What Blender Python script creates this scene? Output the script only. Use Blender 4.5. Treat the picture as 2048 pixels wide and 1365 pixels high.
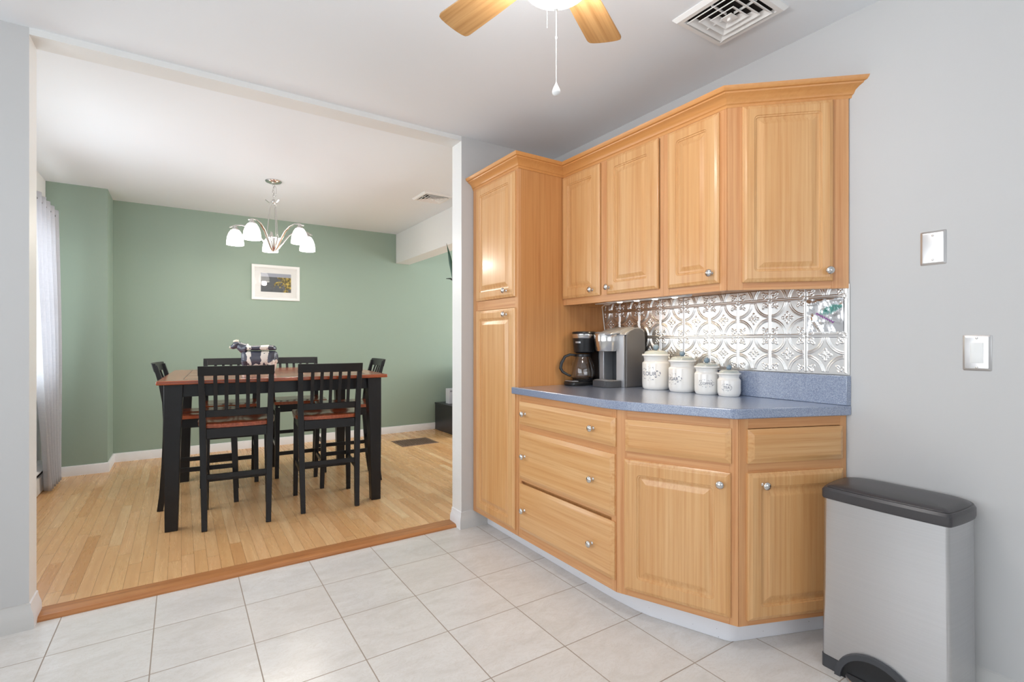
import bpy, bmesh, math, random
import numpy as np
from mathutils import Vector, Matrix
PI = math.pi
R = math.radians
random.seed(7)
for o in list(bpy.data.objects):
    bpy.data.objects.remove(o)
SC = bpy.context.scene
C = SC.collection

# ------------------------------------------------------------------ camera
YAW = 0.5825
cam_d = bpy.data.cameras.new('camera')
cam = bpy.data.objects.new('camera', cam_d)
C.objects.link(cam)
cam.location = (0, 0, 1.165)
cam.rotation_euler = (PI / 2, 0, -YAW)
cam_d.sensor_width = 36.0
cam_d.sensor_fit = 'HORIZONTAL'
cam_d.lens = 36.0 * 1004.5 / 2048
cam_d.shift_y = (682.5 - 682.0) / 2048
cam_d.clip_start = 0.05
SC.camera = cam
# ------------------------------------------------------------------ exposure
SC.view_settings.view_transform = 'Standard'
SC.view_settings.look = 'None'
SC.view_settings.gamma = 1.0
SC.view_settings.use_curve_mapping = False
SC.view_settings.exposure = 0.15
# ------------------------------------------------------------------ world (overcast sky seen through the windows)
W = bpy.data.worlds.new('World')
SC.world = W
W.use_nodes = True
_bg = W.node_tree.nodes['Background']
_bg.inputs[0].default_value = (0.86, 0.92, 1.0, 1)
_bg.inputs[1].default_value = 1.5


# ------------------------------------------------------------------ daylight at the windows
def area(name, loc, rot, sx, sy, power, col):
    l = bpy.data.lights.new(name, 'AREA')
    l.shape = 'RECTANGLE'
    l.size = sx
    l.size_y = sy
    l.energy = power
    l.color = col
    o = bpy.data.objects.new(name, l)
    C.objects.link(o)
    o.location = loc
    o.rotation_euler = rot
    return o


# kitchen: fill lamps at unseen windows, added left and behind for even light
area('fill_kitchen_left', (-2.36, 0.5, 1.45), (0, -R(108), 0), 1.4, 3.2, 46, (0.88, 0.945, 1.0))
area('fill_kitchen_rear', (0.1, -2.36, 1.45), (R(105), 0, 0), 3.2, 1.4, 13, (0.88, 0.945, 1.0))
# dining room: window in the left wall, window wall of the living room beyond
area('daylight_dining_left', (-1.0, 4.35, 1.45), (0, -PI / 2, 0), 1.25, 2.0, 27, (0.86, 0.94, 1.0))
area('daylight_living_right', (4.9, 4.6, 1.5), (0, PI / 2, 0), 1.6, 2.2, 56, (0.95, 0.97, 1.0))


# ================================================================== materials
def lin(c):
    c = c / 255.0
    return c / 12.92 if c <= 0.04045 else ((c + 0.055) / 1.055) ** 2.4


def sr(r, g, b, k=1.0):
    return (min(1, lin(r) * k), min(1, lin(g) * k), min(1, lin(b) * k), 1)


class Mat:
    def __init__(s, name, col=(0.8, 0.8, 0.8, 1), rough=0.5, metal=0.0, spec=0.5):
        s.m = bpy.data.materials.new(name)
        s.m.use_nodes = True
        s.nt = s.m.node_tree
        s.n = s.nt.nodes
        s.l = s.nt.links
        s.p = s.n['Principled BSDF']
        s.p.inputs['Base Color'].default_value = col
        s.p.inputs['Roughness'].default_value = rough
        s.p.inputs['Metallic'].default_value = metal
        s.p.inputs['Specular IOR Level'].default_value = spec

    def node(s, t, **kw):
        x = s.n.new(t)
        for k, v in kw.items():
            setattr(x, k, v)
        return x

    def link(s, a, b):
        s.l.new(a, b)

    def math(s, op, a, b=None, c=None):
        x = s.node('ShaderNodeMath', operation=op)
        for i, v in enumerate((a, b, c)):
            if v is None:
                continue
            if isinstance(v, (int, float)):
                x.inputs[i].default_value = v
            else:
                s.link(v, x.inputs[i])
        return x.outputs[0]

    def mix(s, f, a, b, mode='MIX'):
        x = s.node('ShaderNodeMix', data_type='RGBA', blend_type=mode)
        for sock, v in ((x.inputs[0], f), (x.inputs[6], a), (x.inputs[7], b)):
            if isinstance(v, (int, float, tuple)):
                sock.default_value = v
            else:
                s.link(v, sock)
        return x.outputs[2]

    def coords(s, kind='Object', scale=(1, 1, 1), loc=(0, 0, 0), rot=(0, 0, 0), rnd=0.0):
        tc = s.node('ShaderNodeTexCoord')
        src = tc.outputs[kind]
        if rnd:
            oi = s.node('ShaderNodeObjectInfo')
            v = s.node('ShaderNodeVectorMath', operation='SCALE')
            cb = s.node('ShaderNodeCombineXYZ')
            for i in range(3):
                s.link(oi.outputs['Random'], cb.inputs[i])
            s.link(cb.outputs[0], v.inputs[0])
            v.inputs['Scale'].default_value = rnd
            ad = s.node('ShaderNodeVectorMath', operation='ADD')
            s.link(src, ad.inputs[0])
            s.link(v.outputs[0], ad.inputs[1])
            src = ad.outputs[0]
        mp = s.node('ShaderNodeMapping')
        s.link(src, mp.inputs[0])
        mp.inputs['Scale'].default_value = scale
        mp.inputs['Location'].default_value = loc
        mp.inputs['Rotation'].default_value = rot
        return mp.outputs[0]

    def noise(s, vec, scale=5, detail=3, rough=0.5, dist=0.0):
        x = s.node('ShaderNodeTexNoise')
        s.link(vec, x.inputs['Vector'])
        x.inputs['Scale'].default_value = scale
        x.inputs['Detail'].default_value = detail
        x.inputs['Roughness'].default_value = rough
        x.inputs['Distortion'].default_value = dist
        return x.outputs[0]

    def ramp(s, f, stops):
        x = s.node('ShaderNodeValToRGB')
        s.link(f, x.inputs[0])
        e = x.color_ramp.elements
        while len(e) < len(stops):
            e.new(0.5)
        for i, (p, c) in enumerate(stops):
            e[i].position = p
            e[i].color = c
        return x.outputs[0]

    def base(s, c):
        s.link(c, s.p.inputs['Base Color'])

    def bump(s, h, strength=0.2, dist=0.01):
        b = s.node('ShaderNodeBump')
        b.inputs['Strength'].default_value = strength
        b.inputs['Distance'].default_value = dist
        s.link(h, b.inputs['Height'])
        s.link(b.outputs[0], s.p.inputs['Normal'])


def paint(name, col, rough=0.6, var=0.03):
    m = Mat(name, col, rough, spec=0.3)
    v = m.coords('Object')
    n = m.noise(v, 1.7, 3)
    d = tuple(x * (1 - var) for x in col[:3]) + (1,)
    m.base(m.mix(n, col, d))
    m.bump(m.noise(v, 140, 2), 0.06, 0.002)
    return m.m


M = {}
M['wall'] = paint('wall_grey_paint', sr(201, 200, 199), 0.55)
M['ceil'] = paint('ceiling_paint', sr(240, 244, 248), 0.7)
M['trim'] = paint('white_trim_paint', sr(236, 236, 234), 0.35, 0.015)
M['green'] = paint('sage_green_paint', sr(152, 170, 155), 0.55, 0.04)
M['plaster'] = paint('white_wall_paint', sr(230, 230, 228), 0.6)
M['base'] = paint('white_baseboard_paint', sr(238, 237, 238), 0.35, 0.02)
M['basegrey'] = paint('grey_baseboard_paint', sr(208, 206, 203), 0.4, 0.05)


def wood(name, light, mid, dark, grain='z', rough=0.34, stave=0.075, fine=1.0, spec=0.45, coat=0.0):
    m = Mat(name, mid, rough, spec=spec)
    if grain == 'z':
        s1, s2 = (80 * fine, 80 * fine, 1.5), (9, 9, 0.6)
        ax = 0
    elif grain == 'x':
        s1, s2 = (1.5, 80 * fine, 80 * fine), (0.6, 9, 9)
        ax = 2
    else:
        s1, s2 = (80 * fine, 1.5, 80 * fine), (9, 0.6, 9)
        ax = 0
    a = m.noise(m.coords('Object', s1, rnd=9.0), 1.0, 5, 0.62, 0.3)
    b = m.noise(m.coords('Object', s2, rnd=5.0), 1.0, 4, 0.55, 1.4)
    c = m.mix(m.math('MULTIPLY', m.math('SUBTRACT', b, 0.32), 2.4), light, mid)
    c = m.mix(m.math('MULTIPLY', m.math('POWER', a, 2.6), 2.2), c, dark)
    if stave:
        sp = m.node('ShaderNodeSeparateXYZ')
        m.link(m.coords('Object', rnd=3.0), sp.inputs[0])
        fl = m.math('FLOOR', m.math('DIVIDE', sp.outputs[ax], stave))
        wn = m.node('ShaderNodeTexWhiteNoise', noise_dimensions='1D')
        m.link(fl, wn.inputs['W'])
        c = m.mix(m.math('MULTIPLY', wn.outputs[0], 0.30), c, dark)
    m.base(c)
    m.bump(a, 0.03, 0.002)
    if coat:
        m.p.inputs['Coat Weight'].default_value = coat
        m.p.inputs['Coat Roughness'].default_value = 0.15
    return m.m


CL, CM, CD = sr(229, 187, 135), sr(218, 165, 108), sr(198, 138, 80)
M['maple'] = wood('maple_upright_grain', CL, CM, CD, 'z', coat=0.25)
M['mapleh'] = wood('maple_cross_grain', CL, CM, CD, 'x', stave=0, coat=0.25)
M['mapleframe'] = wood('maple_face_frame', sr(222, 172, 122), sr(212, 154, 102), sr(190, 124, 74), 'z', stave=0)
M['mapleveneer'] = wood('maple_side_veneer', sr(214, 158, 100), sr(205, 145, 88), sr(184, 122, 68), 'z', stave=0, rough=0.42)
M['crown'] = wood('maple_crown', sr(214, 154, 92), sr(209, 147, 86), sr(202, 139, 78), 'y', stave=0, rough=0.3)
M['blade'] = wood('fan_blade_oak', sr(206, 164, 112), sr(186, 140, 88), sr(152, 106, 60), 'x', stave=0, rough=0.35)
M['cherry'] = wood('cherry_brown_wood', sr(186, 96, 52), sr(164, 76, 38), sr(116, 46, 22), 'x', stave=0, rough=0.2, spec=0.6, coat=0.5)
M['cherryseat'] = wood('cherry_brown_seat', sr(182, 92, 50), sr(156, 72, 38), sr(112, 46, 24), 'y', stave=0, rough=0.22, spec=0.6, coat=0.4)
M['black'] = Mat('black_painted_wood', sr(22, 22, 24), 0.36, spec=0.4).m
M['threshold'] = wood('oak_threshold', sr(206, 146, 92), sr(190, 126, 74), sr(150, 90, 48), 'x', stave=0, rough=0.4)


def plank_floor():
    m = Mat('oak_strip_floor', (0.6, 0.4, 0.2, 1), 0.3, spec=0.5)
    sp = m.node('ShaderNodeSeparateXYZ')
    m.link(m.coords('Object'), sp.inputs[0])
    X, Y = sp.outputs[0], sp.outputs[1]
    px = m.math('DIVIDE', X, 0.057)
    row = m.math('FLOOR', px)
    w1 = m.node('ShaderNodeTexWhiteNoise', noise_dimensions='1D')
    m.link(row, w1.inputs['W'])
    py = m.math('ADD', m.math('DIVIDE', Y, 0.82), m.math('MULTIPLY', w1.outputs[0], 7.0))
    col = m.math('FLOOR', py)
    cb = m.node('ShaderNodeCombineXYZ')
    m.link(row, cb.inputs[0])
    m.link(col, cb.inputs[1])
    w2 = m.node('ShaderNodeTexWhiteNoise', noise_dimensions='2D')
    m.link(cb.outputs[0], w2.inputs['Vector'])
    c = m.ramp(w2.outputs[0], [(0, sr(240, 198, 146)), (0.3, sr(226, 178, 122)), (0.62, sr(236, 190, 138)), (0.85, sr(212, 158, 102)), (1, sr(244, 208, 158))])
    ad = m.node('ShaderNodeVectorMath', operation='ADD')
    m.link(m.coords('Object', (26, 1.6, 1)), ad.inputs[0])
    sc = m.node('ShaderNodeVectorMath', operation='SCALE')
    m.link(w2.outputs[1], sc.inputs[0])
    sc.inputs['Scale'].default_value = 20
    m.link(sc.outputs[0], ad.inputs[1])
    g = m.noise(ad.outputs[0], 1.3, 5, 0.6, 0.6)
    c = m.mix(m.math('MULTIPLY', m.math('POWER', g, 2.5), 1.0), c, sr(190, 132, 80))
    fx = m.math('FRACT', px)
    fy = m.math('FRACT', py)
    ex = m.math('LESS_THAN', fx, 0.035)
    ey = m.math('LESS_THAN', fy, 0.0035)
    e = m.math('MAXIMUM', ex, ey)
    c = m.mix(m.math('MULTIPLY', e, 0.6), c, sr(120, 76, 40))
    m.base(c)
    m.link(m.math('ADD', m.math('MULTIPLY', g, 0.16), 0.2), m.p.inputs['Roughness'])
    m.bump(e, -0.15, 0.001)
    return m.m


def tile_floor():
    m = Mat('stone_look_tile', (0.7, 0.7, 0.7, 1), 0.3, spec=0.5)
    sp = m.node('ShaderNodeSeparateXYZ')
    m.link(m.coords('Object'), sp.inputs[0])
    px = m.math('DIVIDE', m.math('SUBTRACT', sp.outputs[0], -0.4215), 0.3290)
    py = m.math('DIVIDE', m.math('SUBTRACT', sp.outputs[1], 2.4963), 0.3355)
    cb = m.node('ShaderNodeCombineXYZ')
    m.link(m.math('FLOOR', px), cb.inputs[0])
    m.link(m.math('FLOOR', py), cb.inputs[1])
    w = m.node('ShaderNodeTexWhiteNoise', noise_dimensions='2D')
    m.link(cb.outputs[0], w.inputs['Vector'])
    ad = m.node('ShaderNodeVectorMath', operation='ADD')
    m.link(m.coords('Object', rot=(0, 0, R(35)), scale=(1, 2.2, 1)), ad.inputs[0])
    sc = m.node('ShaderNodeVectorMath', operation='SCALE')
    m.link(w.outputs[1], sc.inputs[0])
    sc.inputs['Scale'].default_value = 9
    m.link(sc.outputs[0], ad.inputs[1])
    n1 = m.noise(ad.outputs[0], 4.5, 6, 0.62, 1.2)
    n2 = m.noise(ad.outputs[0], 13, 6, 0.7, 2.0)
    c = m.ramp(n1, [(0.25, sr(212, 209, 204)), (0.5, sr(224, 222, 219)), (0.75, sr(231, 230, 228))])
    vein = m.math('MULTIPLY', m.math('LESS_THAN', m.math('ABSOLUTE', m.math('SUBTRACT', n2, 0.5)), 0.02), 0.35)
    c = m.mix(vein, c, sr(205, 198, 188))
    c = m.mix(m.math('MULTIPLY', w.outputs[0], 0.22), c, sr(216, 206, 196))
    fx = m.math('FRACT', px)
    fy = m.math('FRACT', py)

    def edge(f):
        return m.math('LESS_THAN', m.math('MINIMUM', f, m.math('SUBTRACT', 1.0, f)), 0.0062)
    e = m.math('MAXIMUM', edge(fx), edge(fy))
    c = m.mix(e, c, sr(160, 147, 134))
    m.base(c)
    m.link(m.math('ADD', m.math('MULTIPLY', e, 0.4), 0.26), m.p.inputs['Roughness'])
    m.bump(e, -0.4, 0.002)
    return m.m


M['plank'] = plank_floor()
M['tile'] = tile_floor()


def laminate():
    m = Mat('speckled_blue_grey_laminate', (0.2, 0.25, 0.35, 1), 0.19, spec=0.9)
    v = m.coords('Object')
    n = m.noise(v, 330, 2, 0.8)
    c = m.ramp(n, [(0.36, sr(84, 98, 130)), (0.46, sr(118, 134, 165)), (0.56, sr(138, 152, 178)), (0.66, sr(176, 182, 194))])
    m.base(c)
    m.p.inputs['Coat Weight'].default_value = 1.0
    m.p.inputs['Coat Roughness'].default_value = 0.3
    m.p.inputs['Coat IOR'].default_value = 2.1
    return m.m


M['laminate'] = laminate()


def steel(name, col, rough, horiz=False, metal=1.0):
    m = Mat(name, col, rough, metal)
    n = m.noise(m.coords('Object', (2, 2, 260) if horiz else (260, 260, 2)), 1.0, 3, 0.6)
    m.base(m.mix(n, col, tuple(x * 0.9 for x in col[:3]) + (1,)))
    m.link(m.math('ADD', m.math('MULTIPLY', n, 0.12), rough - 0.06), m.p.inputs['Roughness'])
    return m.m


M['steel'] = steel('brushed_stainless_steel', (0.62, 0.62, 0.63, 1), 0.32, True)
M['nickel'] = steel('brushed_nickel', (0.70, 0.68, 0.66, 1), 0.22)
M['plate'] = steel('satin_steel_plate', (0.66, 0.64, 0.63, 1), 0.3)
M['silverplastic'] = Mat('silver_plastic', sr(176, 178, 182), 0.35, 0.6).m
M['greyplastic'] = Mat('grey_plastic', sr(92, 90, 90), 0.38).m
M['darkplastic'] = Mat('dark_grey_plastic', sr(66, 67, 71), 0.45).m
M['blackplastic'] = Mat('black_plastic', sr(26, 26, 28), 0.3).m
M['lid'] = Mat('charcoal_lid_plastic', sr(64, 62, 64), 0.32).m
M['whiteplastic'] = Mat('white_plastic', sr(236, 236, 234), 0.35).m
M['ventwhite'] = Mat('white_vent_enamel', sr(238, 236, 233), 0.4).m
M['void'] = Mat('dark_duct_interior', sr(34, 26, 22), 0.9).m
M['ceramic'] = Mat('white_glazed_ceramic', sr(238, 235, 230), 0.12, spec=0.6).m
M['blueglaze'] = Mat('grey_blue_glaze', sr(126, 146, 162), 0.25).m
M['greyglaze'] = Mat('pale_grey_glaze', sr(176, 183, 180), 0.12, spec=0.6).m
M['ink'] = Mat('blue_grey_print', sr(72, 80, 104), 0.4).m
M['cable'] = Mat('white_cable', sr(238, 234, 226), 0.4).m


def tin():
    m = Mat('embossed_tin', (0.80, 0.79, 0.77, 1), 0.29, 1.0)
    n = m.noise(m.coords('Object'), 18, 4, 0.6)
    m.base(m.mix(n, (0.86, 0.85, 0.83, 1), (0.66, 0.64, 0.62, 1)))
    m.bump(m.noise(m.coords('Object'), 60, 3), 0.12, 0.002)
    return m.m


M['tin'] = tin()
M['foil'] = Mat('crinkled_foil', (0.86, 0.86, 0.88, 1), 0.16, 1.0).m
M['teal'] = Mat('teal_marker', sr(110, 190, 178), 0.4).m
M['purple'] = Mat('purple_marker', sr(160, 78, 168), 0.4).m


def glass(name, col=(1, 1, 1, 1), rough=0.0):
    m = Mat(name, col, rough)
    m.p.inputs['Transmission Weight'].default_value = 1.0
    m.p.inputs['IOR'].default_value = 1.45
    return m.m


M['glass'] = glass('clear_glass')


def thin_glass():
    m = Mat('window_glass')
    t = m.node('ShaderNodeBsdfTransparent')
    g = m.node('ShaderNodeBsdfGlossy')
    g.inputs['Roughness'].default_value = 0.02
    f = m.node('ShaderNodeFresnel')
    f.inputs[0].default_value = 1.45
    mx = m.node('ShaderNodeMixShader')
    m.link(f.outputs[0], mx.inputs[0])
    m.link(t.outputs[0], mx.inputs[1])
    m.link(g.outputs[0], mx.inputs[2])
    m.link(mx.outputs[0], m.n['Material Output'].inputs[0])
    return m.m


M['pane'] = thin_glass()


def emit(name, col, strength):
    m = Mat(name, col, 0.4)
    m.p.inputs['Emission Color'].default_value = col
    m.p.inputs['Emission Strength'].default_value = strength
    return m.m


M['shade'] = emit('lit_frosted_shade', (1.0, 0.97, 0.92, 1), 3.6)
M['bowl'] = emit('lit_frosted_bowl', (1.0, 0.98, 0.95, 1), 14.0)
M['led'] = emit('lit_led_lens', (1.0, 0.88, 0.70, 1), 14.0)


def curtain_mat():
    m = Mat('pale_linen', sr(222, 222, 226), 0.8)
    a = m.noise(m.coords('Object', (300, 300, 8)), 1, 2)
    b = m.noise(m.coords('Object', (8, 8, 300)), 1, 2)
    c = m.mix(m.math('MULTIPLY', m.math('ADD', a, b), 0.5), sr(235, 235, 238), sr(196, 198, 204))
    m.base(c)
    t = m.node('ShaderNodeBsdfTranslucent')
    m.link(c, t.inputs[0])
    mx = m.node('ShaderNodeMixShader')
    mx.inputs[0].default_value = 0.5
    m.link(m.p.outputs[0], mx.inputs[1])
    m.link(t.outputs[0], mx.inputs[2])
    m.link(mx.outputs[0], m.n['Material Output'].inputs[0])
    return m.m


M['linen'] = curtain_mat()


def cow_mat():
    m = Mat('black_and_white_glaze', (1, 1, 1, 1), 0.25, spec=0.6)
    sp = m.node('ShaderNodeSeparateXYZ')
    m.link(m.coords('Object'), sp.inputs[0])
    n = m.math('MULTIPLY', m.math('SUBTRACT', m.noise(m.coords('Object'), 18, 2, 0.5), 0.5), 0.06)
    xx = m.math('ADD', sp.outputs[0], n)
    zz = m.math('ADD', sp.outputs[2], m.math('MULTIPLY', n, 1.3))
    w1 = m.math('LESS_THAN', m.math('ABSOLUTE', m.math('ADD', xx, 0.066)), 0.016)
    w2 = m.math('LESS_THAN', m.math('ABSOLUTE', m.math('SUBTRACT', xx, 0.056)), 0.026)
    w3 = m.math('LESS_THAN', zz, m.math('ADD', 0.062, m.math('MULTIPLY', sp.outputs[0], 0.22)))
    n2 = m.noise(m.coords('Object', loc=(0.4, 0, 0.2)), 34, 1, 0.3)
    sp2 = m.math('LESS_THAN', n2, 0.64)
    w = m.math('MULTIPLY', m.math('MAXIMUM', m.math('MAXIMUM', w1, w2), w3), sp2)
    m.base(m.mix(w, sr(72, 75, 88), sr(232, 227, 216)))
    return m.m


M['cow'] = cow_mat()
M['cowdark'] = Mat('charcoal_glaze', sr(60, 62, 68), 0.25, spec=0.6).m
M['cream'] = Mat('cream_glaze', sr(236, 226, 206), 0.3).m
M['leaf'] = Mat('dark_green_leaf', sr(52, 84, 66), 0.35).m
M['leafdark'] = Mat('very_dark_leaf', sr(34, 40, 30), 0.4).m
M['terracotta'] = Mat('grey_clay_pot', sr(150, 140, 130), 0.7).m
M['soil'] = Mat('potting_soil', sr(60, 45, 35), 0.9).m
M['cabblack'] = Mat('scuffed_black_laminate', sr(46, 45, 50), 0.35).m
M['bronze'] = Mat('brown_metal_register', sr(134, 106, 88), 0.45, 0.4).m
M['rodmetal'] = Mat('dark_pewter', sr(96, 92, 90), 0.35, 0.8).m
M['paper'] = Mat('white_carton', sr(226, 230, 240), 0.6).m


def photo_mat():
    m = Mat('landscape_photo', (0.3, 0.3, 0.3, 1), 0.6)
    sp = m.node('ShaderNodeSeparateXYZ')
    m.link(m.coords('Object'), sp.inputs[0])
    v = m.coords('Object')
    n = m.noise(v, 55, 4, 0.7)
    n2 = m.noise(v, 9, 3, 0.6)
    z = sp.outputs[2]
    x = sp.outputs[0]
    ground = m.mix(n, sr(60, 66, 62), sr(118, 122, 128))
    flowers = m.ramp(n, [(0.4, sr(82, 78, 34)), (0.5, sr(140, 120, 40)), (0.6, sr(226, 200, 92))])
    mask = m.math('GREATER_THAN', m.math('ADD', m.math('ADD', m.math('MULTIPLY', x, 2.2), m.math('MULTIPLY', z, 2.0)), m.math('MULTIPLY', n2, 2.0)), 1.12)
    c = m.mix(mask, ground, flowers)
    sky = m.math('GREATER_THAN', z, 0.062)
    c = m.mix(sky, c, sr(176, 182, 196))
    m.base(c)
    return m.m


M['photo'] = photo_mat()


# ================================================================== geometry helpers
class B:
    """collects shapes in one bmesh; build() links it as ONE mesh object"""

    def __init__(s):
        s.bm = bmesh.new()
        s.mi = 0

    def face(s, vs):
        try:
            f = s.bm.faces.new(vs)
            f.material_index = s.mi
            return f
        except ValueError:
            return None

    def v(s, *p):
        return s.bm.verts.new(p if len(p) > 1 else p[0])

    def box(s, x0, x1, y0, y1, z0, z1, mat=None, faces=None):
        v = [s.v(x, y, z) for z in (z0, z1) for y in (y0, y1) for x in (x0, x1)]
        q = dict(bottom=(0, 2, 3, 1), top=(4, 5, 7, 6), front=(0, 1, 5, 4), back=(2, 6, 7, 3), left=(0, 4, 6, 2), right=(1, 3, 7, 5))
        for k, ix in q.items():
            f = s.face([v[i] for i in ix])
            if f and faces and k in faces:
                f.material_index = faces[k]
        return s

    def prism(s, poly, z0, z1):
        a = [s.v(x, y, z0) for x, y in poly]
        b = [s.v(x, y, z1) for x, y in poly]
        n = len(poly)
        s.face(a[::-1])
        s.face(b)
        for i in range(n):
            s.face([a[i], a[(i + 1) % n], b[(i + 1) % n], b[i]])
        return s

    def loft(s, rings, cap=True, closed=True):
        R_ = [[s.v(*p) for p in r] for r in rings]
        n = len(R_[0])
        for a, b in zip(R_, R_[1:]):
            for i in range(n if closed else n - 1):
                j = (i + 1) % n
                s.face([a[i], a[j], b[j], b[i]])
        if cap:
            s.face(R_[0][::-1])
            s.face(R_[-1])
        return s

    def lathe(s, prof, n=32, c=(0, 0, 0), axis='z', a0=0.0, a1=2 * PI):
        full = abs(a1 - a0 - 2 * PI) < 1e-6
        rings = []
        for r, h in prof:
            ring = []
            for i in range(n if full else n + 1):
                t = a0 + (a1 - a0) * i / n
                p = (r * math.cos(t), r * math.sin(t), h)
                if axis == 'y':
                    p = (p[0], h, p[1])
                elif axis == 'x':
                    p = (h, p[0], p[1])
                ring.append((p[0] + c[0], p[1] + c[1], p[2] + c[2]))
            rings.append(ring)
        return s.loft(rings, cap=full, closed=full)

    def tube(s, pts, r, n=8, cap=True, closed=False):
        P = [Vector(p) for p in pts]
        rings = []
        up = Vector((0, 0, 1))
        prev = None
        m = len(P)
        for i, p in enumerate(P):
            if closed:
                t = (P[(i + 1) % m] - P[i - 1]).normalized()
            else:
                t = (P[min(i + 1, m - 1)] - P[max(i - 1, 0)]).normalized()
            if prev is None:
                a = up if abs(t.dot(up)) < 0.95 else Vector((1, 0, 0))
                u = t.cross(a).normalized()
            else:
                u = (prev - t * prev.dot(t)).normalized()
            prev = u
            w = t.cross(u)
            rr = r[i] if isinstance(r, (list, tuple)) else r
            rings.append([tuple(p + u * rr * math.cos(2 * PI * k / n) + w * rr * math.sin(2 * PI * k / n)) for k in range(n)])
        if closed:
            rings.append(rings[0])
            return s.loft(rings, cap=False)
        return s.loft(rings, cap=cap)

    def bar(s, pts, wx, wy, axis=Vector((1, 0, 0))):
        """rectangular bar along a path; wx is the width along `axis`"""
        P = [Vector(p) for p in pts]
        m = len(P)
        rings = []
        for i, p in enumerate(P):
            t = (P[min(i + 1, m - 1)] - P[max(i - 1, 0)]).normalized()
            u = (axis - t * axis.dot(t)).normalized()
            w = t.cross(u)
            a = (wx[i] if isinstance(wx, (list, tuple)) else wx) / 2
            b = (wy[i] if isinstance(wy, (list, tuple)) else wy) / 2
            rings.append([tuple(p + u * sx * a + w * sy * b) for sx, sy in ((-1, -1), (1, -1), (1, 1), (-1, 1))])
        return s.loft(rings)

    def sphere(s, c, r, sx=1, sy=1, sz=1, n=16, m=10):
        prof = [(r * math.sin(PI * i / m) + 1e-5, -r * math.cos(PI * i / m)) for i in range(m + 1)]
        rings = []
        for rr, h in prof:
            rings.append([(c[0] + rr * math.cos(2 * PI * k / n) * sx, c[1] + rr * math.sin(2 * PI * k / n) * sy, c[2] + h * sz) for k in range(n)])
        return s.loft(rings)

    def sweep(s, path, prof, cap=True, start=None, mats=None):
        """profile (outward, z) along a plan path, mitred; outward is to the LEFT of travel"""
        n = len(path)
        P = [Vector(p) for p in path]
        rings = []
        for i, p in enumerate(P):
            ns = []
            if i > 0:
                d = (P[i] - P[i - 1]).normalized()
                ns.append(Vector((-d.y, d.x)))
            if i < n - 1:
                d = (P[i + 1] - P[i]).normalized()
                ns.append(Vector((-d.y, d.x)))
            if len(ns) == 2:
                b = (ns[0] + ns[1])
                b = b / max(0.2, b.dot(ns[0]))
            else:
                b = ns[0]
            if i == 0 and start:
                b = Vector(start)
            rings.append([(p.x + b.x * o, p.y + b.y * o, z) for o, z in prof])
        R_ = [[s.v(*p) for p in r] for r in rings]
        k = len(R_[0])
        for i, (a, b) in enumerate(zip(R_, R_[1:])):
            if mats:
                s.mi = mats[i]
            for j in range(k):
                s.face([a[j], a[(j + 1) % k], b[(j + 1) % k], b[j]])
        if cap:
            s.mi = mats[0] if mats else s.mi
            s.face(R_[0][::-1])
            s.mi = mats[-1] if mats else s.mi
            s.face(R_[-1])
        return s

    def rrect_loops(s, w, h, loops, k=4, cap=True, back=True):
        """nested rounded rectangles in the xz plane; loops = (inset, y, radius)"""
        rings = []
        for ins, y, r in loops:
            a, b = w / 2 - ins, h / 2 - ins
            r = max(r, 0.0004)
            ring = []
            for cx, cz, t0 in ((a - r, b - r, 0), (-a + r, b - r, PI / 2), (-a + r, -b + r, PI), (a - r, -b + r, 1.5 * PI)):
                for i in range(k + 1):
                    t = t0 + PI / 2 * i / k
                    ring.append((cx + r * math.cos(t), y, cz + r * math.sin(t)))
            rings.append(ring)
        return s.loft(rings, cap=cap)

    def build(s, name, mats, parent=None, loc=None, rot=None, smooth=False, bevel=0, seg=2, auto=40, sub=0, weld=False):
        me = bpy.data.meshes.new(name)
        if weld:
            bmesh.ops.remove_doubles(s.bm, verts=s.bm.verts, dist=1e-5)
        bmesh.ops.recalc_face_normals(s.bm, faces=s.bm.faces)
        s.bm.to_mesh(me)
        s.bm.free()
        if not isinstance(mats, (list, tuple)):
            mats = [mats]
        for m in mats:
            me.materials.append(m)
        o = bpy.data.objects.new(name, me)
        C.objects.link(o)
        if parent:
            o.parent = parent
        if loc is not None:
            o.location = loc
        if rot is not None:
            o.rotation_euler = rot
        if bevel:
            b = o.modifiers.new('bevel', 'BEVEL')
            b.width = bevel
            b.segments = seg
            b.limit_method = 'ANGLE'
            b.angle_limit = R(35)
        if sub:
            b = o.modifiers.new('sub', 'SUBSURF')
            b.levels = b.render_levels = sub
        if smooth or bevel:
            me.shade_smooth()
            try:
                me.set_sharp_from_angle(angle=R(auto))
            except Exception:
                pass
        return o


def thing(name, label, cat, loc=(0, 0, 0), rz=0.0, group=None):
    o = bpy.data.objects.new(name, None)
    o.empty_display_size = 0.1
    C.objects.link(o)
    o.location = loc
    o.rotation_euler = (0, 0, rz)
    return tag(o, label, cat, group)


def tag(o, label, cat, group=None):
    o['label'] = label
    o['category'] = cat
    if group:
        o['group'] = group
    return o


def struct(o):
    o['kind'] = 'structure'
    return o


def lab(o, text):
    o['label'] = text
    return o


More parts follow.
